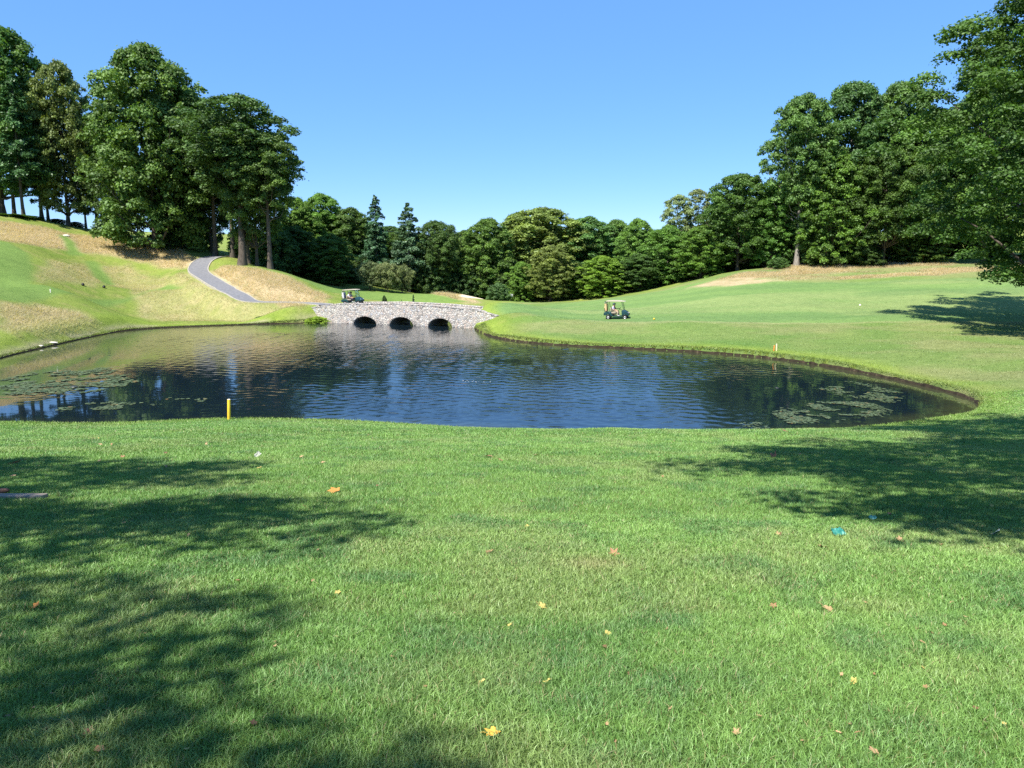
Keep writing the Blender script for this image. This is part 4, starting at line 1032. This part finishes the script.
pads('lily_pads', [(778, 417), (790, 409), (828, 402), (868, 402), (884, 411), (862, 418), (820, 421), (790, 424)], 1100, .06, .13, .45, 3)
pads('lily_pads', [(815, 383), (845, 381), (905, 394), (890, 403), (850, 396), (820, 390)], 460, .06, .13, .50, 4)
pads('lily_pads', [(740, 424), (755, 422), (770, 427), (750, 429)], 40, .05, .1, .4, 6)

M_foam = paint('white_foam', (.75, .78, .80), .35, .4, 0, .1, 8)
mb = MB()
for k in range(12):
    a = random.uniform(0, 6.28); r_ = abs(random.gauss(0, .38)); q = random.uniform(.010, .024)
    mb.blob((FX + 1.6 * r_ * math.cos(a), FY + r_ * math.sin(a), .005), (q, q, q * .55), 6, .3)
tag(mb.build('bubbler_foam', M_foam), kind='stuff')
# mound of water pushed up by the bubbler is left to the ripple rings in the water itself

M_rock = paint('weathered_rock', (.30, .28, .25), .9, .2, 0, .35, 3)
def rock(name, px, py, sx, sy, sz, lab, mat=None, zoff=0, water=False):
    if water: x, y, z = atZ(px, py, 0)
    else: x, y, z = unproj(px, py); z = hz(x, y)
    mb = MB(); mb.blob((0, 0, 0), (sx, sy, sz), 10, .28)
    return tag(mb.build(name, mat or M_rock, None, loc=(x, y, z + zoff)), lab, 'rock')
M_white_rock = paint('white_stone', (.46, .42, .35), .8, .2, 0, .15, 4)
rock('boulder', 66, 236.5, .55, .35, .22, 'pale whitish boulder lying in dry grass near the top of the left hill', M_white_rock, .05)
rock('shore_rock', 53, 343.5, .42, .24, .12, 'pale flat rock on the far left shore of the pond', M_white_rock, .03)
rock('shore_rock', 41, 346.5, .22, .16, .08, 'small pale rock left of the larger one on the far left shore', M_white_rock, .02)
M_wet = paint('wet_dark_rock', (.03, .035, .03), .4, .4, 0, .3, 4)
rock('pond_stone', 777, 388, .10, .07, .05, 'dark stone breaking the water below the orange stake', M_wet, .0, True)
rock('pond_stone', 74, 387.5, .24, .16, .09, 'dark stone breaking the water among the left lily pads', M_wet, .0, True)

# ------------------------------------------------------------------ stakes and markers
M_yel = paint('yellow_paint', (.72, .47, .035), .5, .35, 0, .12, 9); M_cap = paint('worn_white_paint', (.72, .68, .58), .6, .3, 0, .1, 9)
M_org = paint('orange_paint', (.62, .20, .04), .55, .3, 0, .12, 9); M_cream = paint('cream_paint', (.74, .62, .38), .55, .3, 0, .1, 9)
def stake(name, px, py, h, r, mats, lab, tilt=(0, 0)):
    x, y, _ = unproj(px, py) if px > 300 or px < 100 else atZ(px, py + 1.2, .5); z = hz(x, y); o = empty(name, (x, y, z)); o.rotation_euler = (tilt[0], tilt[1], .3)
    tag(o, lab, 'stake')
    mb = MB(); mb.lathe([(r * .98, -.15), (r, h * .2), (r, h * .96), (r * .9, h * .985)], 14, None, True); mb.build('post', mats[0], o)
    mb = MB(); mb.lathe([(r * .9, h * .986), (r * .8, h), (r * .3, h * 1.004)], 14, None, True); mb.build('top', mats[1], o)
    return o
stake('hazard_stake', 229, 418, .84, .066, (M_yel, M_cap), 'yellow hazard stake standing at the near edge of the pond', (0, .05))
stake('hazard_stake', 776.5, 351, .52, .045, (M_cream, M_cap), 'cream coloured stake on the right bank above the cut edge', (0, -.04))
stake('hazard_stake', 773.8, 351, .42, .04, (M_org, M_org), 'short orange stake beside the cream one on the right bank', (0, .06))
stake('tee_post', 50.5, 292, .38, .05, (M_cap, M_cap), 'small pale post at the front edge of the lower left tee')
M_black = paint('black_paint', (.015, .015, .016), .5, .4, 0, .2, 9)
def ball(name, px, py, r, mat, lab, cat):
    x, y, _ = unproj(px, py); z = hz(x, y); mb = MB(); mb.lathe([(r * .12, .0), (r * .8, r * .25), (r, r * .85), (r * .75, r * 1.5), (r * .2, r * 1.82)], 14, None, True)
    return tag(mb.build(name, mat, None, loc=(x, y, z - .01)), lab, cat)
ball('tee_marker', 83, 285.3, .19, M_black, 'black tee marker, left one on the lower left tee', 'tee marker')
ball('tee_marker', 104, 287.3, .19, M_black, 'black tee marker, right one on the lower left tee', 'tee marker')
ball('fairway_marker', 654, 320.5, .10, M_yel, 'yellow round marker on the fairway edge right of the cart', 'marker')
ball('fairway_marker', 860, 305.5, .11, M_cap, 'white round marker far out on the right fairway', 'marker')
# white notice beyond the round shrub
x, y, _ = (*atD(511, 303, 131)[:2], 0); z = hz(x, y); o = empty('notice_board', (x, y, z)); tag(o, 'small white notice on a post beside the round shrub', 'sign')
mb = MB(); mb.box((0, 0, .5), (.10, .08, 1.3), bevel=.01); mb.build('post', M_bark, o)
mb = MB(); mb.box((0, -.07, 1.02), (.62, .05, .42), bevel=.012, ry=.12); mb.build('board', M_cap, o)
# pale bunker sand at the green beyond the bridge
M_sand = paint('bunker_sand', (.62, .52, .36), .95, .1, 0, .15, 3)
def patch(name, pl, mat, lift):
    P = smooth_poly(np.array([atD(*a)[:2] for a in pl]), 2); mb = MB(); ctr = P.mean(0)
    for sc_ in (1, .66, .33): pass
    rings = [[mb.bm.verts.new((*(ctr + (p - ctr) * q), hz(*(ctr + (p - ctr) * q)) + lift * (1 if q < 1 else .2))) for p in P] for q in (1, .85, .5)]
    for r0, r1 in zip(rings, rings[1:]):
        for i in range(len(P)): mb.bm.faces.new((r0[i], r0[(i + 1) % len(P)], r1[(i + 1) % len(P)], r1[i]))
    mb.bm.faces.new(rings[-1]); return tag(mb.build(name, mat), kind='structure')
patch('sand_bunker', [(452, 300, 121), (470, 300, 121), (486, 302, 122), (480, 300, 127), (462, 299, 127)], M_sand, .10)
# stone slab let into the turf
M_slab = paint('grey_slab', (.27, .22, .17), .85, .2, 0, .2, 7)
z = hz(SLAB[0], SLAB[1]); mb = MB(); mb.box((0, 0, 0), (1.0, .20, .10), bevel=.02, rx=-.09)
tag(mb.build('stone_slab', M_slab, None, loc=(SLAB[0] - .12, SLAB[1], z - .005)), 'grey stone slab let flush into the shaded turf at the left edge', 'slab')
M_brick = paint('red_brown_stone', (.16, .09, .065), .85, .2, 0, .25, 6)
x, y = unproj(3, 497)[:2]; mb = MB(); mb.blob((0, 0, .03), (.085, .06, .035), 9, .45)
tag(mb.build('stone', M_brick, None, loc=(x, y, hz(x, y) + .03)), 'small red-brown stone on the back of the grey slab', 'stone')

# ------------------------------------------------------------------ fallen leaves
def leaf_mat(nm, col): return paint(nm, col, .6, .25, 0, .3, 30)
LM = dict(orange=leaf_mat('leaf_orange', (.48, .21, .05)), yellow=leaf_mat('leaf_yellow', (.50, .39, .12)), tan=leaf_mat('leaf_tan', (.38, .25, .13)),
          brown=leaf_mat('leaf_brown', (.17, .09, .05)), pale=leaf_mat('leaf_pale', (.55, .54, .44)), rust=leaf_mat('leaf_rust', (.30, .165, .085)), gold=leaf_mat('leaf_gold', (.70, .38, .06)))
def leaf_mesh(seed, lobed=True, curl=.5):
    r = random.Random(seed); mb = MB(); n_ = 20; ring = []; cen = mb.bm.verts.new((0, 0, .06)); mid = []
    for k in range(n_):
        a = 2 * PI * k / n_; q = (1 if k % 4 == 0 else (.60 if k % 2 == 0 else .80)) if lobed else (.55 + .45 * abs(math.cos(a)))
        q *= r.uniform(.66, 1.18) * (.85 if abs(a - PI) < .6 else 1); x, y = q * math.cos(a), q * math.sin(a) * (.9 if lobed else .6)
        zf = lambda x, y: .06 + curl * (.35 * y * y + .12 * x * x) + .10 * math.sin(3 * x + seed) * curl
        mid.append(mb.bm.verts.new((x * .5, y * .5, zf(x * .5, y * .5)))); ring.append(mb.bm.verts.new((x, y, zf(x, y) + r.uniform(-.04, .06))))
    for k in range(n_):
        j = (k + 1) % n_; mb.bm.faces.new((cen, mid[k], mid[j])); mb.bm.faces.new((mid[k], ring[k], ring[j], mid[j]))
    mb.tube([(-.75, 0, .08), (-1.15, .08, .12), (-1.5, .05, .06)], [.03, .025, .02], 5)
    me = bpy.data.meshes.new('fallen_leaf'); bmesh.ops.recalc_face_normals(mb.bm, faces=mb.bm.faces); mb.bm.to_mesh(me); mb.bm.free(); return me
LEAVES = [
 (492, 741, 10, 'gold', 'bright orange-yellow fallen leaf, nearest to the bottom edge of the lawn', 1),
 (608, 639, 6.5, 'yellow', 'clear yellow fallen leaf right of the lawn centre', 1),
 (542, 610, 6, 'yellow', 'yellow fallen leaf up and left of the clear yellow one', 1),
 (335, 494, 9, 'orange', 'orange fallen leaf just beyond the tip of the left shadow', 1),
 (614, 558, 8, 'rust', 'rusty orange fallen leaf lying by a bare patch in mid lawn', 1),
 (489, 556, 6, 'rust', 'rusty curled fallen leaf left of the one by the bare patch', 1),
 (827, 615, 8, 'tan', 'tan fallen leaf in the sunlit right half of the lawn', 1),
 (773, 611, 5.5, 'rust', 'small reddish fallen leaf left of the tan one', 1),
 (808, 620, 4, 'yellow', 'small yellow fallen leaf between the reddish and tan ones', 0),
 (822, 552, 6, 'tan', 'tan fallen leaf just below the turquoise scrap', 1),
 (995, 536, 8, 'pale', 'pale grey fallen leaf lying in the right hand shadow', 0),
 (257, 458, 7, 'pale', 'whitish flat leaf lying in sun right of the left shadow top', 0),
 (36, 611, 6, 'orange', 'orange-brown fallen leaf lying in the left shadow', 1),
 (488, 459, 6, 'rust', 'reddish fallen leaf on the lawn not far from the pond', 1),
 (774, 457, 7, 'brown', 'dark brown fallen leaf at the upper tip of the right shadow', 1),
 (889, 517, 6, 'brown', 'dark curled brown leaf inside the right shadow', 0),
 (785, 430, 4, 'brown', 'dark leaf at the near edge of the pond, left of the right shadow', 0),
 (338, 597, 4.5, 'yellow', 'yellow fallen leaf, left of two side by side', 1),
 (349, 596, 4.5, 'yellow', 'yellow fallen leaf, right of two side by side', 1),
 (547, 688, 5, 'yellow', 'narrow yellow leaf at the right, above the bright orange-yellow one', 0),
 (482, 689, 4, 'yellow', 'slim pale yellow leaf lying upright above the bright orange-yellow one', 0),
 (510, 631, 4.5, 'yellow', 'small yellow leaf left of the clear yellow one', 1),
 (853, 686, 5, 'yellow', 'yellow fallen leaf in the lower right of the lawn', 1),
 (759, 723, 5, 'tan', 'tan curled leaf low in the right half of the lawn', 1),
 (736, 742, 6, 'tan', 'tan leaf at the lower right, nearer than the curled one', 1),
 (873, 760, 7, 'tan', 'tan leaf at the very bottom of the lawn on the right', 1),
 (931, 640, 5, 'rust', 'rust coloured leaf near the right edge of the sunny lawn', 1),
 (90, 745, 7, 'brown', 'brown curled leaf in shade near the bottom left corner', 1),
 (100, 761, 7, 'rust', 'rusty leaf at the bottom left, below the brown curled one', 1),
 (34, 716, 5, 'tan', 'thin tan leaf on the sunlit gap at lower left', 0),
 (254, 733, 6, 'brown', 'brown leaf in shade at the bottom, left of centre', 1),
 (14, 467, 7, 'tan', 'tan leaf in sun near the left edge above the shadow', 0),
]
LMESH = {}
for i_, (px, py, r_, mat, lab, lob) in enumerate(LEAVES):
    key = (i_ % 5, lob, mat)
    if key not in LMESH:
        me = leaf_mesh(i_ % 5, bool(lob), (.5, .9, .3, .7, 1.1)[i_ % 5]).copy(); me.materials.append(LM[mat]); LMESH[key] = me
    x, y, _ = unproj(px, py); D_ = math.hypot(x, y); o = link(bpy.data.objects.new('fallen_leaf', LMESH[key]))
    k = r_ / F * D_ * .88; o.scale = (k, k, k); o.location = (x, y, hz(x, y) + .028); o.rotation_euler = (.30 + random.uniform(-.4, .5), random.uniform(-.5, .5), random.uniform(0, 6.28))
    tag(o, lab, 'leaf', 'fallen leaves on the lawn')
for k in range(95):      # tiny scraps
    px, py = random.uniform(0, 1024), 440 + 325 * random.random() ** 1.1
    mat = random.choice(['rust', 'tan', 'yellow', 'tan', 'brown', 'rust']); key = (k % 5, k % 2, mat)
    if key not in LMESH:
        me = leaf_mesh(k % 5, bool(k % 2), 1.0).copy(); me.materials.append(LM[mat]); LMESH[key] = me
    x, y, _ = unproj(px, py); D_ = math.hypot(x, y); o = link(bpy.data.objects.new('leaf_scrap', LMESH[key]))
    q = random.uniform(1.5, 2.9) / F * D_ + .004; o.scale = (q, q, q); o.location = (x, y, hz(x, y) + .030); o.rotation_euler = (random.uniform(-.3, .7), random.uniform(-.5, .5), random.uniform(0, 6.28))
    tag(o, 'tiny curled scrap of dry leaf lodged in the lawn', 'leaf', 'tiny leaf scraps on the lawn')
# turquoise scrap
M_turq = paint('turquoise_film', (.035, .21, .17), .4, .4, 0, .25, 25); M_turq2 = paint('pale_turquoise_film', (.10, .36, .34), .4, .4, 0, .25, 25)
def scrap(px, py, a, b, mat, lab):
    x, y, _ = unproj(px, py); bm_ = bmesh.new(); bmesh.ops.create_grid(bm_, x_segments=9, y_segments=7, size=1)
    for v in bm_.verts:
        rr = math.hypot(v.co.x, v.co.y); v.co = Vector((v.co.x * a * (1 - .25 * rr), v.co.y * b * (1 - .25 * rr), .018 * random.uniform(-1, 1) + .012))
    r2 = bmesh.ops.solidify(bm_, geom=bm_.faces[:], thickness=.003)
    mb = MB(); mb.bm.free(); mb.bm = bm_; tag(mb.build('wrapper', mat, None, loc=(x, y, hz(x, y) + .04)), lab, 'litter').rotation_euler = (.25, 0, .15)
scrap(838, 538,   .085, .08, M_turq, 'crumpled turquoise scrap on the grass at the right shadow edge')
scrap(872, 522, .05, .04, M_turq2, 'small dull turquoise scrap lying within the right shadow')
print('litter', time.perf_counter() - T0)

# ------------------------------------------------------------------ golf carts and people
M_body = paint('cart_teal', (.012, .045, .050), .28, .5, 0, .12, 4); M_roof = paint('cart_roof_cream', (.42, .37, .27), .5, .35, 0, .06, 5)
M_seat = paint('cart_seat_beige', (.30, .25, .18), .65, .3, 0, .1, 12); M_tyre = paint('tyre_rubber', (.02, .02, .021), .8, .25, 0, .2, 12)
M_rim = paint('rim_grey', (.26, .265, .27), .35, .5, .3, .1, 12); M_post = paint('cart_post_grey', (.07, .07, .075), .4, .4, .3, .1, 12)
M_lamp = paint('headlamp_lens', (.75, .76, .74), .15, .6, 0, .05, 12); M_blackp = paint('black_plastic', (.02, .02, .022), .55, .35, 0, .2, 12)
t = NT('windscreen'); gb = t.n('ShaderNodeBsdfGlass'); gb.inputs['IOR'].default_value = 1.1; gb.inputs['Roughness'].default_value = .02; gb.inputs['Color'].default_value = (.86, .92, .90, 1)
tb_ = t.n('ShaderNodeBsdfTransparent'); tb_.inputs[0].default_value = (.8, .86, .84, 1); mx = t.n('ShaderNodeMixShader'); mx.inputs[0].default_value = .35
t.l(tb_.outputs[0], mx.inputs[1]); t.l(gb.outputs[0], mx.inputs[2]); t.l(mx.outputs[0], t.out.inputs['Surface']); M_glass = t.m

def golf_cart(loc, rz, lab, pitch=0.0):
    o = empty('golf_cart', loc, rz); o.rotation_euler = (0, pitch, rz); tag(o, lab, 'golf cart', 'golf carts out on the course')
    mb = MB(); mb.prism([(-1.28, .40), (-1.30, .62), (-1.18, .72), (-.98, .74), (-.62, .74), (-.52, .70), (-.42, .46), (-.34, .33), (.48, .33), (.55, .46), (.60, .33), (.60, .30), (-.50, .28), (-.56, .36), (-.64, .50), (-.82, .55), (-1.0, .50), (-1.08, .38)], -.56, .56, .03)
    mb.build('rear_body', M_body, o)
    mb = MB(); mb.prism([(.55, .34), (.50, .80), (.56, .93), (.70, .95), (.98, .82), (1.20, .66), (1.26, .52), (1.24, .38), (1.10, .36), (1.04, .50), (.88, .56), (.70, .50), (.63, .34)], -.54, .54, .04)
    mb.build('cowl', M_body, o)
    mb = MB(); mb.box((-.30, 0, .66), (.52, 1.02, .15), bevel=.045); mb.build('seat', M_seat, o)
    mb = MB(); mb.box((-.56, 0, .98), (.12, 1.0, .42), ry=-.16, bevel=.045); mb.build('seat_back', M_seat, o)
    mb = MB(); mb.box((-.30, 0, .53), (.46, .96, .13), bevel=.02); mb.build('seat_box', M_blackp, o)
    mb = MB(); mb.prism([(-1.08, 1.80), (-1.02, 1.86), (-.6, 1.90), (.2, 1.90), (.72, 1.85), (.80, 1.79), (.70, 1.79), (-1.0, 1.78)], -.60, .60, .03); mb.build('roof', M_roof, o)
    for y in (-.51, .51):
        mb = MB(); mb.tube([(-.66, y, .72), (-.78, y, 1.2), (-.90, y, 1.80)], .021, 8); mb.build('roof_post', M_post, o)
        mb = MB(); mb.tube([(.72, y, .93), (.62, y, 1.35), (.48, y, 1.80)], .019, 8); mb.build('roof_post', M_post, o)
        mb = MB(); mb.tube([(-.50, y * .98, .80), (-.46, y * .98, .93), (-.22, y * .98, .94), (-.12, y * .98, .76)], .017, 8); mb.build('arm_rail', M_post, o)
        mb = MB(); mb.lathe([(.065, -.012), (.065, .012), (.03, .02)], 14, Matrix.Translation((1.19, y * .72, .66)) @ Matrix.Rotation(1.15, 4, 'Y'), True); mb.build('headlight', M_lamp, o)
        mb = MB(); mb.box((-1.29, y * .8, .60), (.03, .10, .06), bevel=.008); mb.build('tail_light', M_org, o)
        for x in (-.83, .86):
            Mw = Matrix.Translation((x, y * 1.0, .235)) @ Matrix.Rotation(PI / 2, 4, 'X')
            w_ = link(bpy.data.objects.new('wheel', None), o); w_.location = (x, y, .235)
            mb = MB(); mb.lathe([(.13, -.085), (.19, -.10), (.225, -.085), (.235, -.04), (.235, .04), (.225, .085), (.19, .10), (.13, .085), (.13, -.085)], 22, Matrix.Rotation(PI / 2, 4, 'X')); mb.build('tyre', M_tyre, w_)
            mb = MB(); mb.lathe([(.02, -.07), (.06, -.078), (.09, -.06), (.132, -.082), (.132, .082), (.09, .06), (.06, .078), (.02, .07)], 18, Matrix.Rotation(PI / 2, 4, 'X'), True); mb.build('rim', M_rim, w_)
    mb = MB()
    a, b = (.712, .96), (.50, 1.74); mb.prism([(a[0], a[1]), (a[0] + .012, a[1] + .003), (b[0] + .012, b[1] + .003), (b[0], b[1])], -.49, .49); mb.build('windscreen', M_glass, o, smooth=False)
    sw = link(bpy.data.objects.new('steering_wheel', None), o)
    mb = MB(); mb.tube([(.62, .26, .80), (.24, .26, 1.02)], .02, 8); mb.build('column', M_blackp, sw)
    mb = MB(); c_ = Vector((.22, .26, 1.03)); ax = Vector((-.86, 0, .5)).normalized(); u1 = Vector((0, 1, 0)); u2 = ax.cross(u1)
    pts = [c_ + (u1 * math.cos(k * 2 * PI / 18) + u2 * math.sin(k * 2 * PI / 18)) * .17 for k in range(19)]; mb.tube(pts, .014, 6, False)
    for k in (0, 6, 12): mb.tube([c_, pts[k]], .011, 6)
    mb.build('wheel_ring', M_blackp, sw)
    mb = MB(); mb.box((-1.14, 0, .80), (.26, .9, .05), bevel=.012); mb.tube([(-1.24, -.42, .8), (-1.24, -.42, 1.12), (-1.24, .42, 1.12), (-1.24, .42, .8)], .016, 8); mb.build('bag_rack', M_blackp, o)
    return o
def golf_bag(cart, y, col, lab):
    M = cart.matrix_basis
    loc = M @ Vector((-1.08, y, .83)); o = empty('golf_bag', loc, cart.rotation_euler.z); o.rotation_euler = (0, cart.rotation_euler.y - .10, cart.rotation_euler.z); tag(o, lab, 'golf bag', 'golf bags strapped behind the carts')
    mb = MB(); mb.lathe([(.105, 0), (.12, .04), (.115, .40), (.125, .62), (.135, .70), (.12, .71), (.11, .60)], 16, None, True); mb.build('body', col, o)
    mb = MB(); mb.box((-.115, 0, .28), (.07, .15, .34), bevel=.03); mb.build('pocket', col, o)
    for k in range(5):
        a = k * 1.26; mb = MB(); p = Vector((.06 * math.cos(a), .06 * math.sin(a), .60)); e = p * 1.5 + Vector((0, 0, .16 + .05 * (k % 3) - p.z * .5)); e.z = .84 + .05 * (k % 3)
        mb.tube([p, e], .008, 6); mb.blob(e, (.04, .028, .03), 8); mb.build('club', M_rim if k % 2 else M_blackp, o)
    return o

M_skin = paint('skin', (.50, .29, .20), .55, .3, 0, .06, 20); M_shoe = paint('shoe_white', (.65, .64, .60), .6, .3, 0, .1, 20); M_hair = paint('hair_brown', (.06, .04, .025), .7, .3, 0, .2, 40)
def person(cart, y, shirt, trousers, cap, lab, driver, turn=0.0):
    J = {}; E = []; R_ = {}
    def v(n_, p, r_, par=None):
        J[n_] = p; R_[n_] = r_
        if par: E.append((par, n_))
    v('pelvis', (0, 0, .11), .135); v('waist', (-.035, 0, .29), .125, 'pelvis'); v('chest', (-.05, 0, .47), .145, 'waist'); v('neck', (-.02, 0, .62), .055, 'chest'); v('jaw', (.02, 0, .70), .075, 'neck'); v('head', (.015, 0, .80), .098, 'jaw'); v('crown', (.005, 0, .875), .07, 'head'); v('nose', (.125, 0, .765), .016, 'jaw')
    for s_, q in (('l', 1), ('r', -1)):
        v('ear' + s_, (.0, q * .095, .775), .018, 'head')
        v('hip' + s_, (.05, q * .10, .09), .098, 'pelvis'); v('knee' + s_, (.42, q * .12, .105), .066, 'hip' + s_); v('calf' + s_, (.44, q * .12, -.12), .055, 'knee' + s_); v('ankle' + s_, (.45, q * .12, -.30), .042, 'calf' + s_); v('toe' + s_, (.60, q * .13, -.335), .036, 'ankle' + s_)
        v('shoulder' + s_, (-.04, q * .185, .53), .068, 'chest')
        if driver: el, wr, hd = (.12, q * .23, .31), (.34, q * .14, .36), (.42, q * .12, .37)
        else: el, wr, hd = (.02, q * .25, .28), (.24, q * .17, .20), (.33, q * .14, .185)
        v('elbow' + s_, el, .046, 'shoulder' + s_); v('wrist' + s_, wr, .030, 'elbow' + s_); v('palm' + s_, hd, .032, 'wrist' + s_)
        for k in range(4):
            fx = hd[0] + (.075, .09, .085, .065)[k]; fy = hd[1] + (k - 1.5) * .022; v(f'f{k}{s_}', (fx, fy, hd[2] - .012), .010, 'palm' + s_); v(f'g{k}{s_}', (fx + .012, fy, hd[2] - .045), .0085, f'f{k}{s_}')
        v('th' + s_, (hd[0] + .03, hd[1] - q * .05, hd[2] + .01), .011, 'palm' + s_)
    names = list(J); idx = {n_: i for i, n_ in enumerate(names)}
    me = bpy.data.meshes.new('person'); me.from_pydata([J[n_] for n_ in names], [(idx[a], idx[b]) for a, b in E], [])
    o = bpy.data.objects.new('person', me); link(o)
    md = o.modifiers.new('skin', 'SKIN'); md.use_smooth_shade = True
    for n_ in names:
        sv_ = me.skin_vertices[0].data[idx[n_]]; sv_.radius = (R_[n_], R_[n_]); sv_.use_root = n_ == 'pelvis'
    sb = o.modifiers.new('sub', 'SUBSURF'); sb.levels = 1; sb.render_levels = 1
    dg = bpy.context.evaluated_depsgraph_get(); me2 = bpy.data.meshes.new_from_object(o.evaluated_get(dg)); o.modifiers.clear(); o.data = me2; me2.name = 'person'
    me2.materials.clear()
    for m_ in (M_skin, shirt, trousers, M_shoe): me2.materials.append(m_)
    P0 = np.array([J[n_] for n_ in names]); segs = [(np.array(J[a]), np.array(J[b]), b) for a, b in E]
    for p in me2.polygons:
        c_ = np.array(p.center); best = 9; who = ''
        for a, b, n_ in segs:
            t_ = np.clip(np.dot(c_ - a, b - a) / (np.dot(b - a, b - a) + 1e-9), 0, 1); d_ = np.linalg.norm(c_ - a - t_ * (b - a))
            if d_ < best: best = d_; who = n_; tt_ = t_
        base = who.rstrip('lr') if who[-1] in 'lr' and who not in ('pillar',) else who
        mi = 0
        if who in ('waist', 'chest') or base in ('shoulde', 'shoulder'): mi = 1 if c_[2] > .19 else 2
        elif base in ('e', 'elbow', 'elb') or who.startswith('elbow'): mi = 1 if tt_ < .75 else 0
        elif who.startswith('hip') or who.startswith('knee'): mi = 2
        elif who.startswith('calf') or who.startswith('ankle'): mi = 2 if c_[2] > -.27 else 3
        elif who.startswith('toe'): mi = 3
        if who.startswith('shoulder'): mi = 1
        p.material_index = mi
    o.location = cart.matrix_basis @ Vector((-.32, y, .705)); o.rotation_euler = (0, cart.rotation_euler.y, cart.rotation_euler.z + turn)
    tag(o, lab, 'person', 'people riding in the golf carts')
    mb = MB(); mb.blob((0, 0, .845), (.118, .112, .085), 14); mb.blob((.13, 0, .835), (.075, .075, .012), 10); mb.build('cap', cap, o)
    mb = MB(); mb.blob((-.028, 0, .785), (.098, .108, .075), 12); mb.build('hair', M_hair, o)
    mb = MB()
    for q in (-.036, .036): mb.blob((.098, q, .795), (.014, .014, .011), 8)
    mb.build('eyes', M_blackp, o)
    return o
S_lav = paint('shirt_lavender', (.55, .52, .66), .8, .2, 0, .08, 15); S_white = paint('shirt_white', (.74, .74, .72), .8, .2, 0, .06, 15); S_navy = paint('shirt_navy', (.03, .045, .10), .8, .2, 0, .1, 15); S_pink = paint('shirt_pale_pink', (.70, .52, .46), .8, .2, 0, .08, 15)
T_dark = paint('trousers_navy', (.03, .035, .06), .85, .2, 0, .1, 15); T_kh = paint('shorts_khaki', (.46, .38, .26), .85, .2, 0, .1, 15)
B_tan = paint('bag_tan', (.62, .42, .22), .6, .3, 0, .1, 12); B_blk = paint('bag_black', (.02, .02, .025), .6, .3, 0, .1, 12); B_blue = paint('bag_blue', (.05, .10, .24), .6, .3, 0, .1, 12); B_white = paint('bag_white', (.66, .66, .64), .6, .3, 0, .1, 12)

x, y = atD(617, 317.8, 70.5)[:2]; z = hz(x, y)
cart = golf_cart((x, y, z - .015), math.radians(-16), 'teal golf cart with cream roof driving across the right fairway', 0.0)
cart.scale = (1, 1, 1); bpy.context.view_layer.update()
golf_bag(cart, -.24, B_tan, 'tan golf bag behind the seats of the fairway cart'); golf_bag(cart, .24, B_blk, 'black golf bag behind the seats of the fairway cart')
person(cart, -.26, S_lav, T_kh, S_white, 'person in a lavender shirt and white cap, passenger of the fairway cart', False, -.2)
person(cart, .26, S_navy, T_dark, S_navy, 'person in a navy shirt driving the fairway cart', True)

sb_ = s_of(345); q = bl + BE * sb_ + BN * 1.75; zz_ = ztop(sb_) - .255
sl2 = math.atan2(ztop(sb_ + 1) - ztop(sb_ - 1), 2)
cart2 = golf_cart((q[0], q[1], zz_), math.atan2(BE[1], BE[0]) + .22, 'teal golf cart with cream roof heading onto the stone bridge', -sl2)
bpy.context.view_layer.update()
golf_bag(cart2, -.24, B_white, 'white golf bag behind the seats of the cart on the bridge'); golf_bag(cart2, .24, B_blue, 'blue golf bag behind the seats of the cart on the bridge')
person(cart2, -.26, S_white, T_dark, S_white, 'person in a white shirt, passenger of the cart on the bridge', False, -.2)
person(cart2, .26, S_pink, T_dark, S_navy, 'person in a pale pink shirt and navy cap driving the cart on the bridge', True)
print('done', time.perf_counter() - T0)
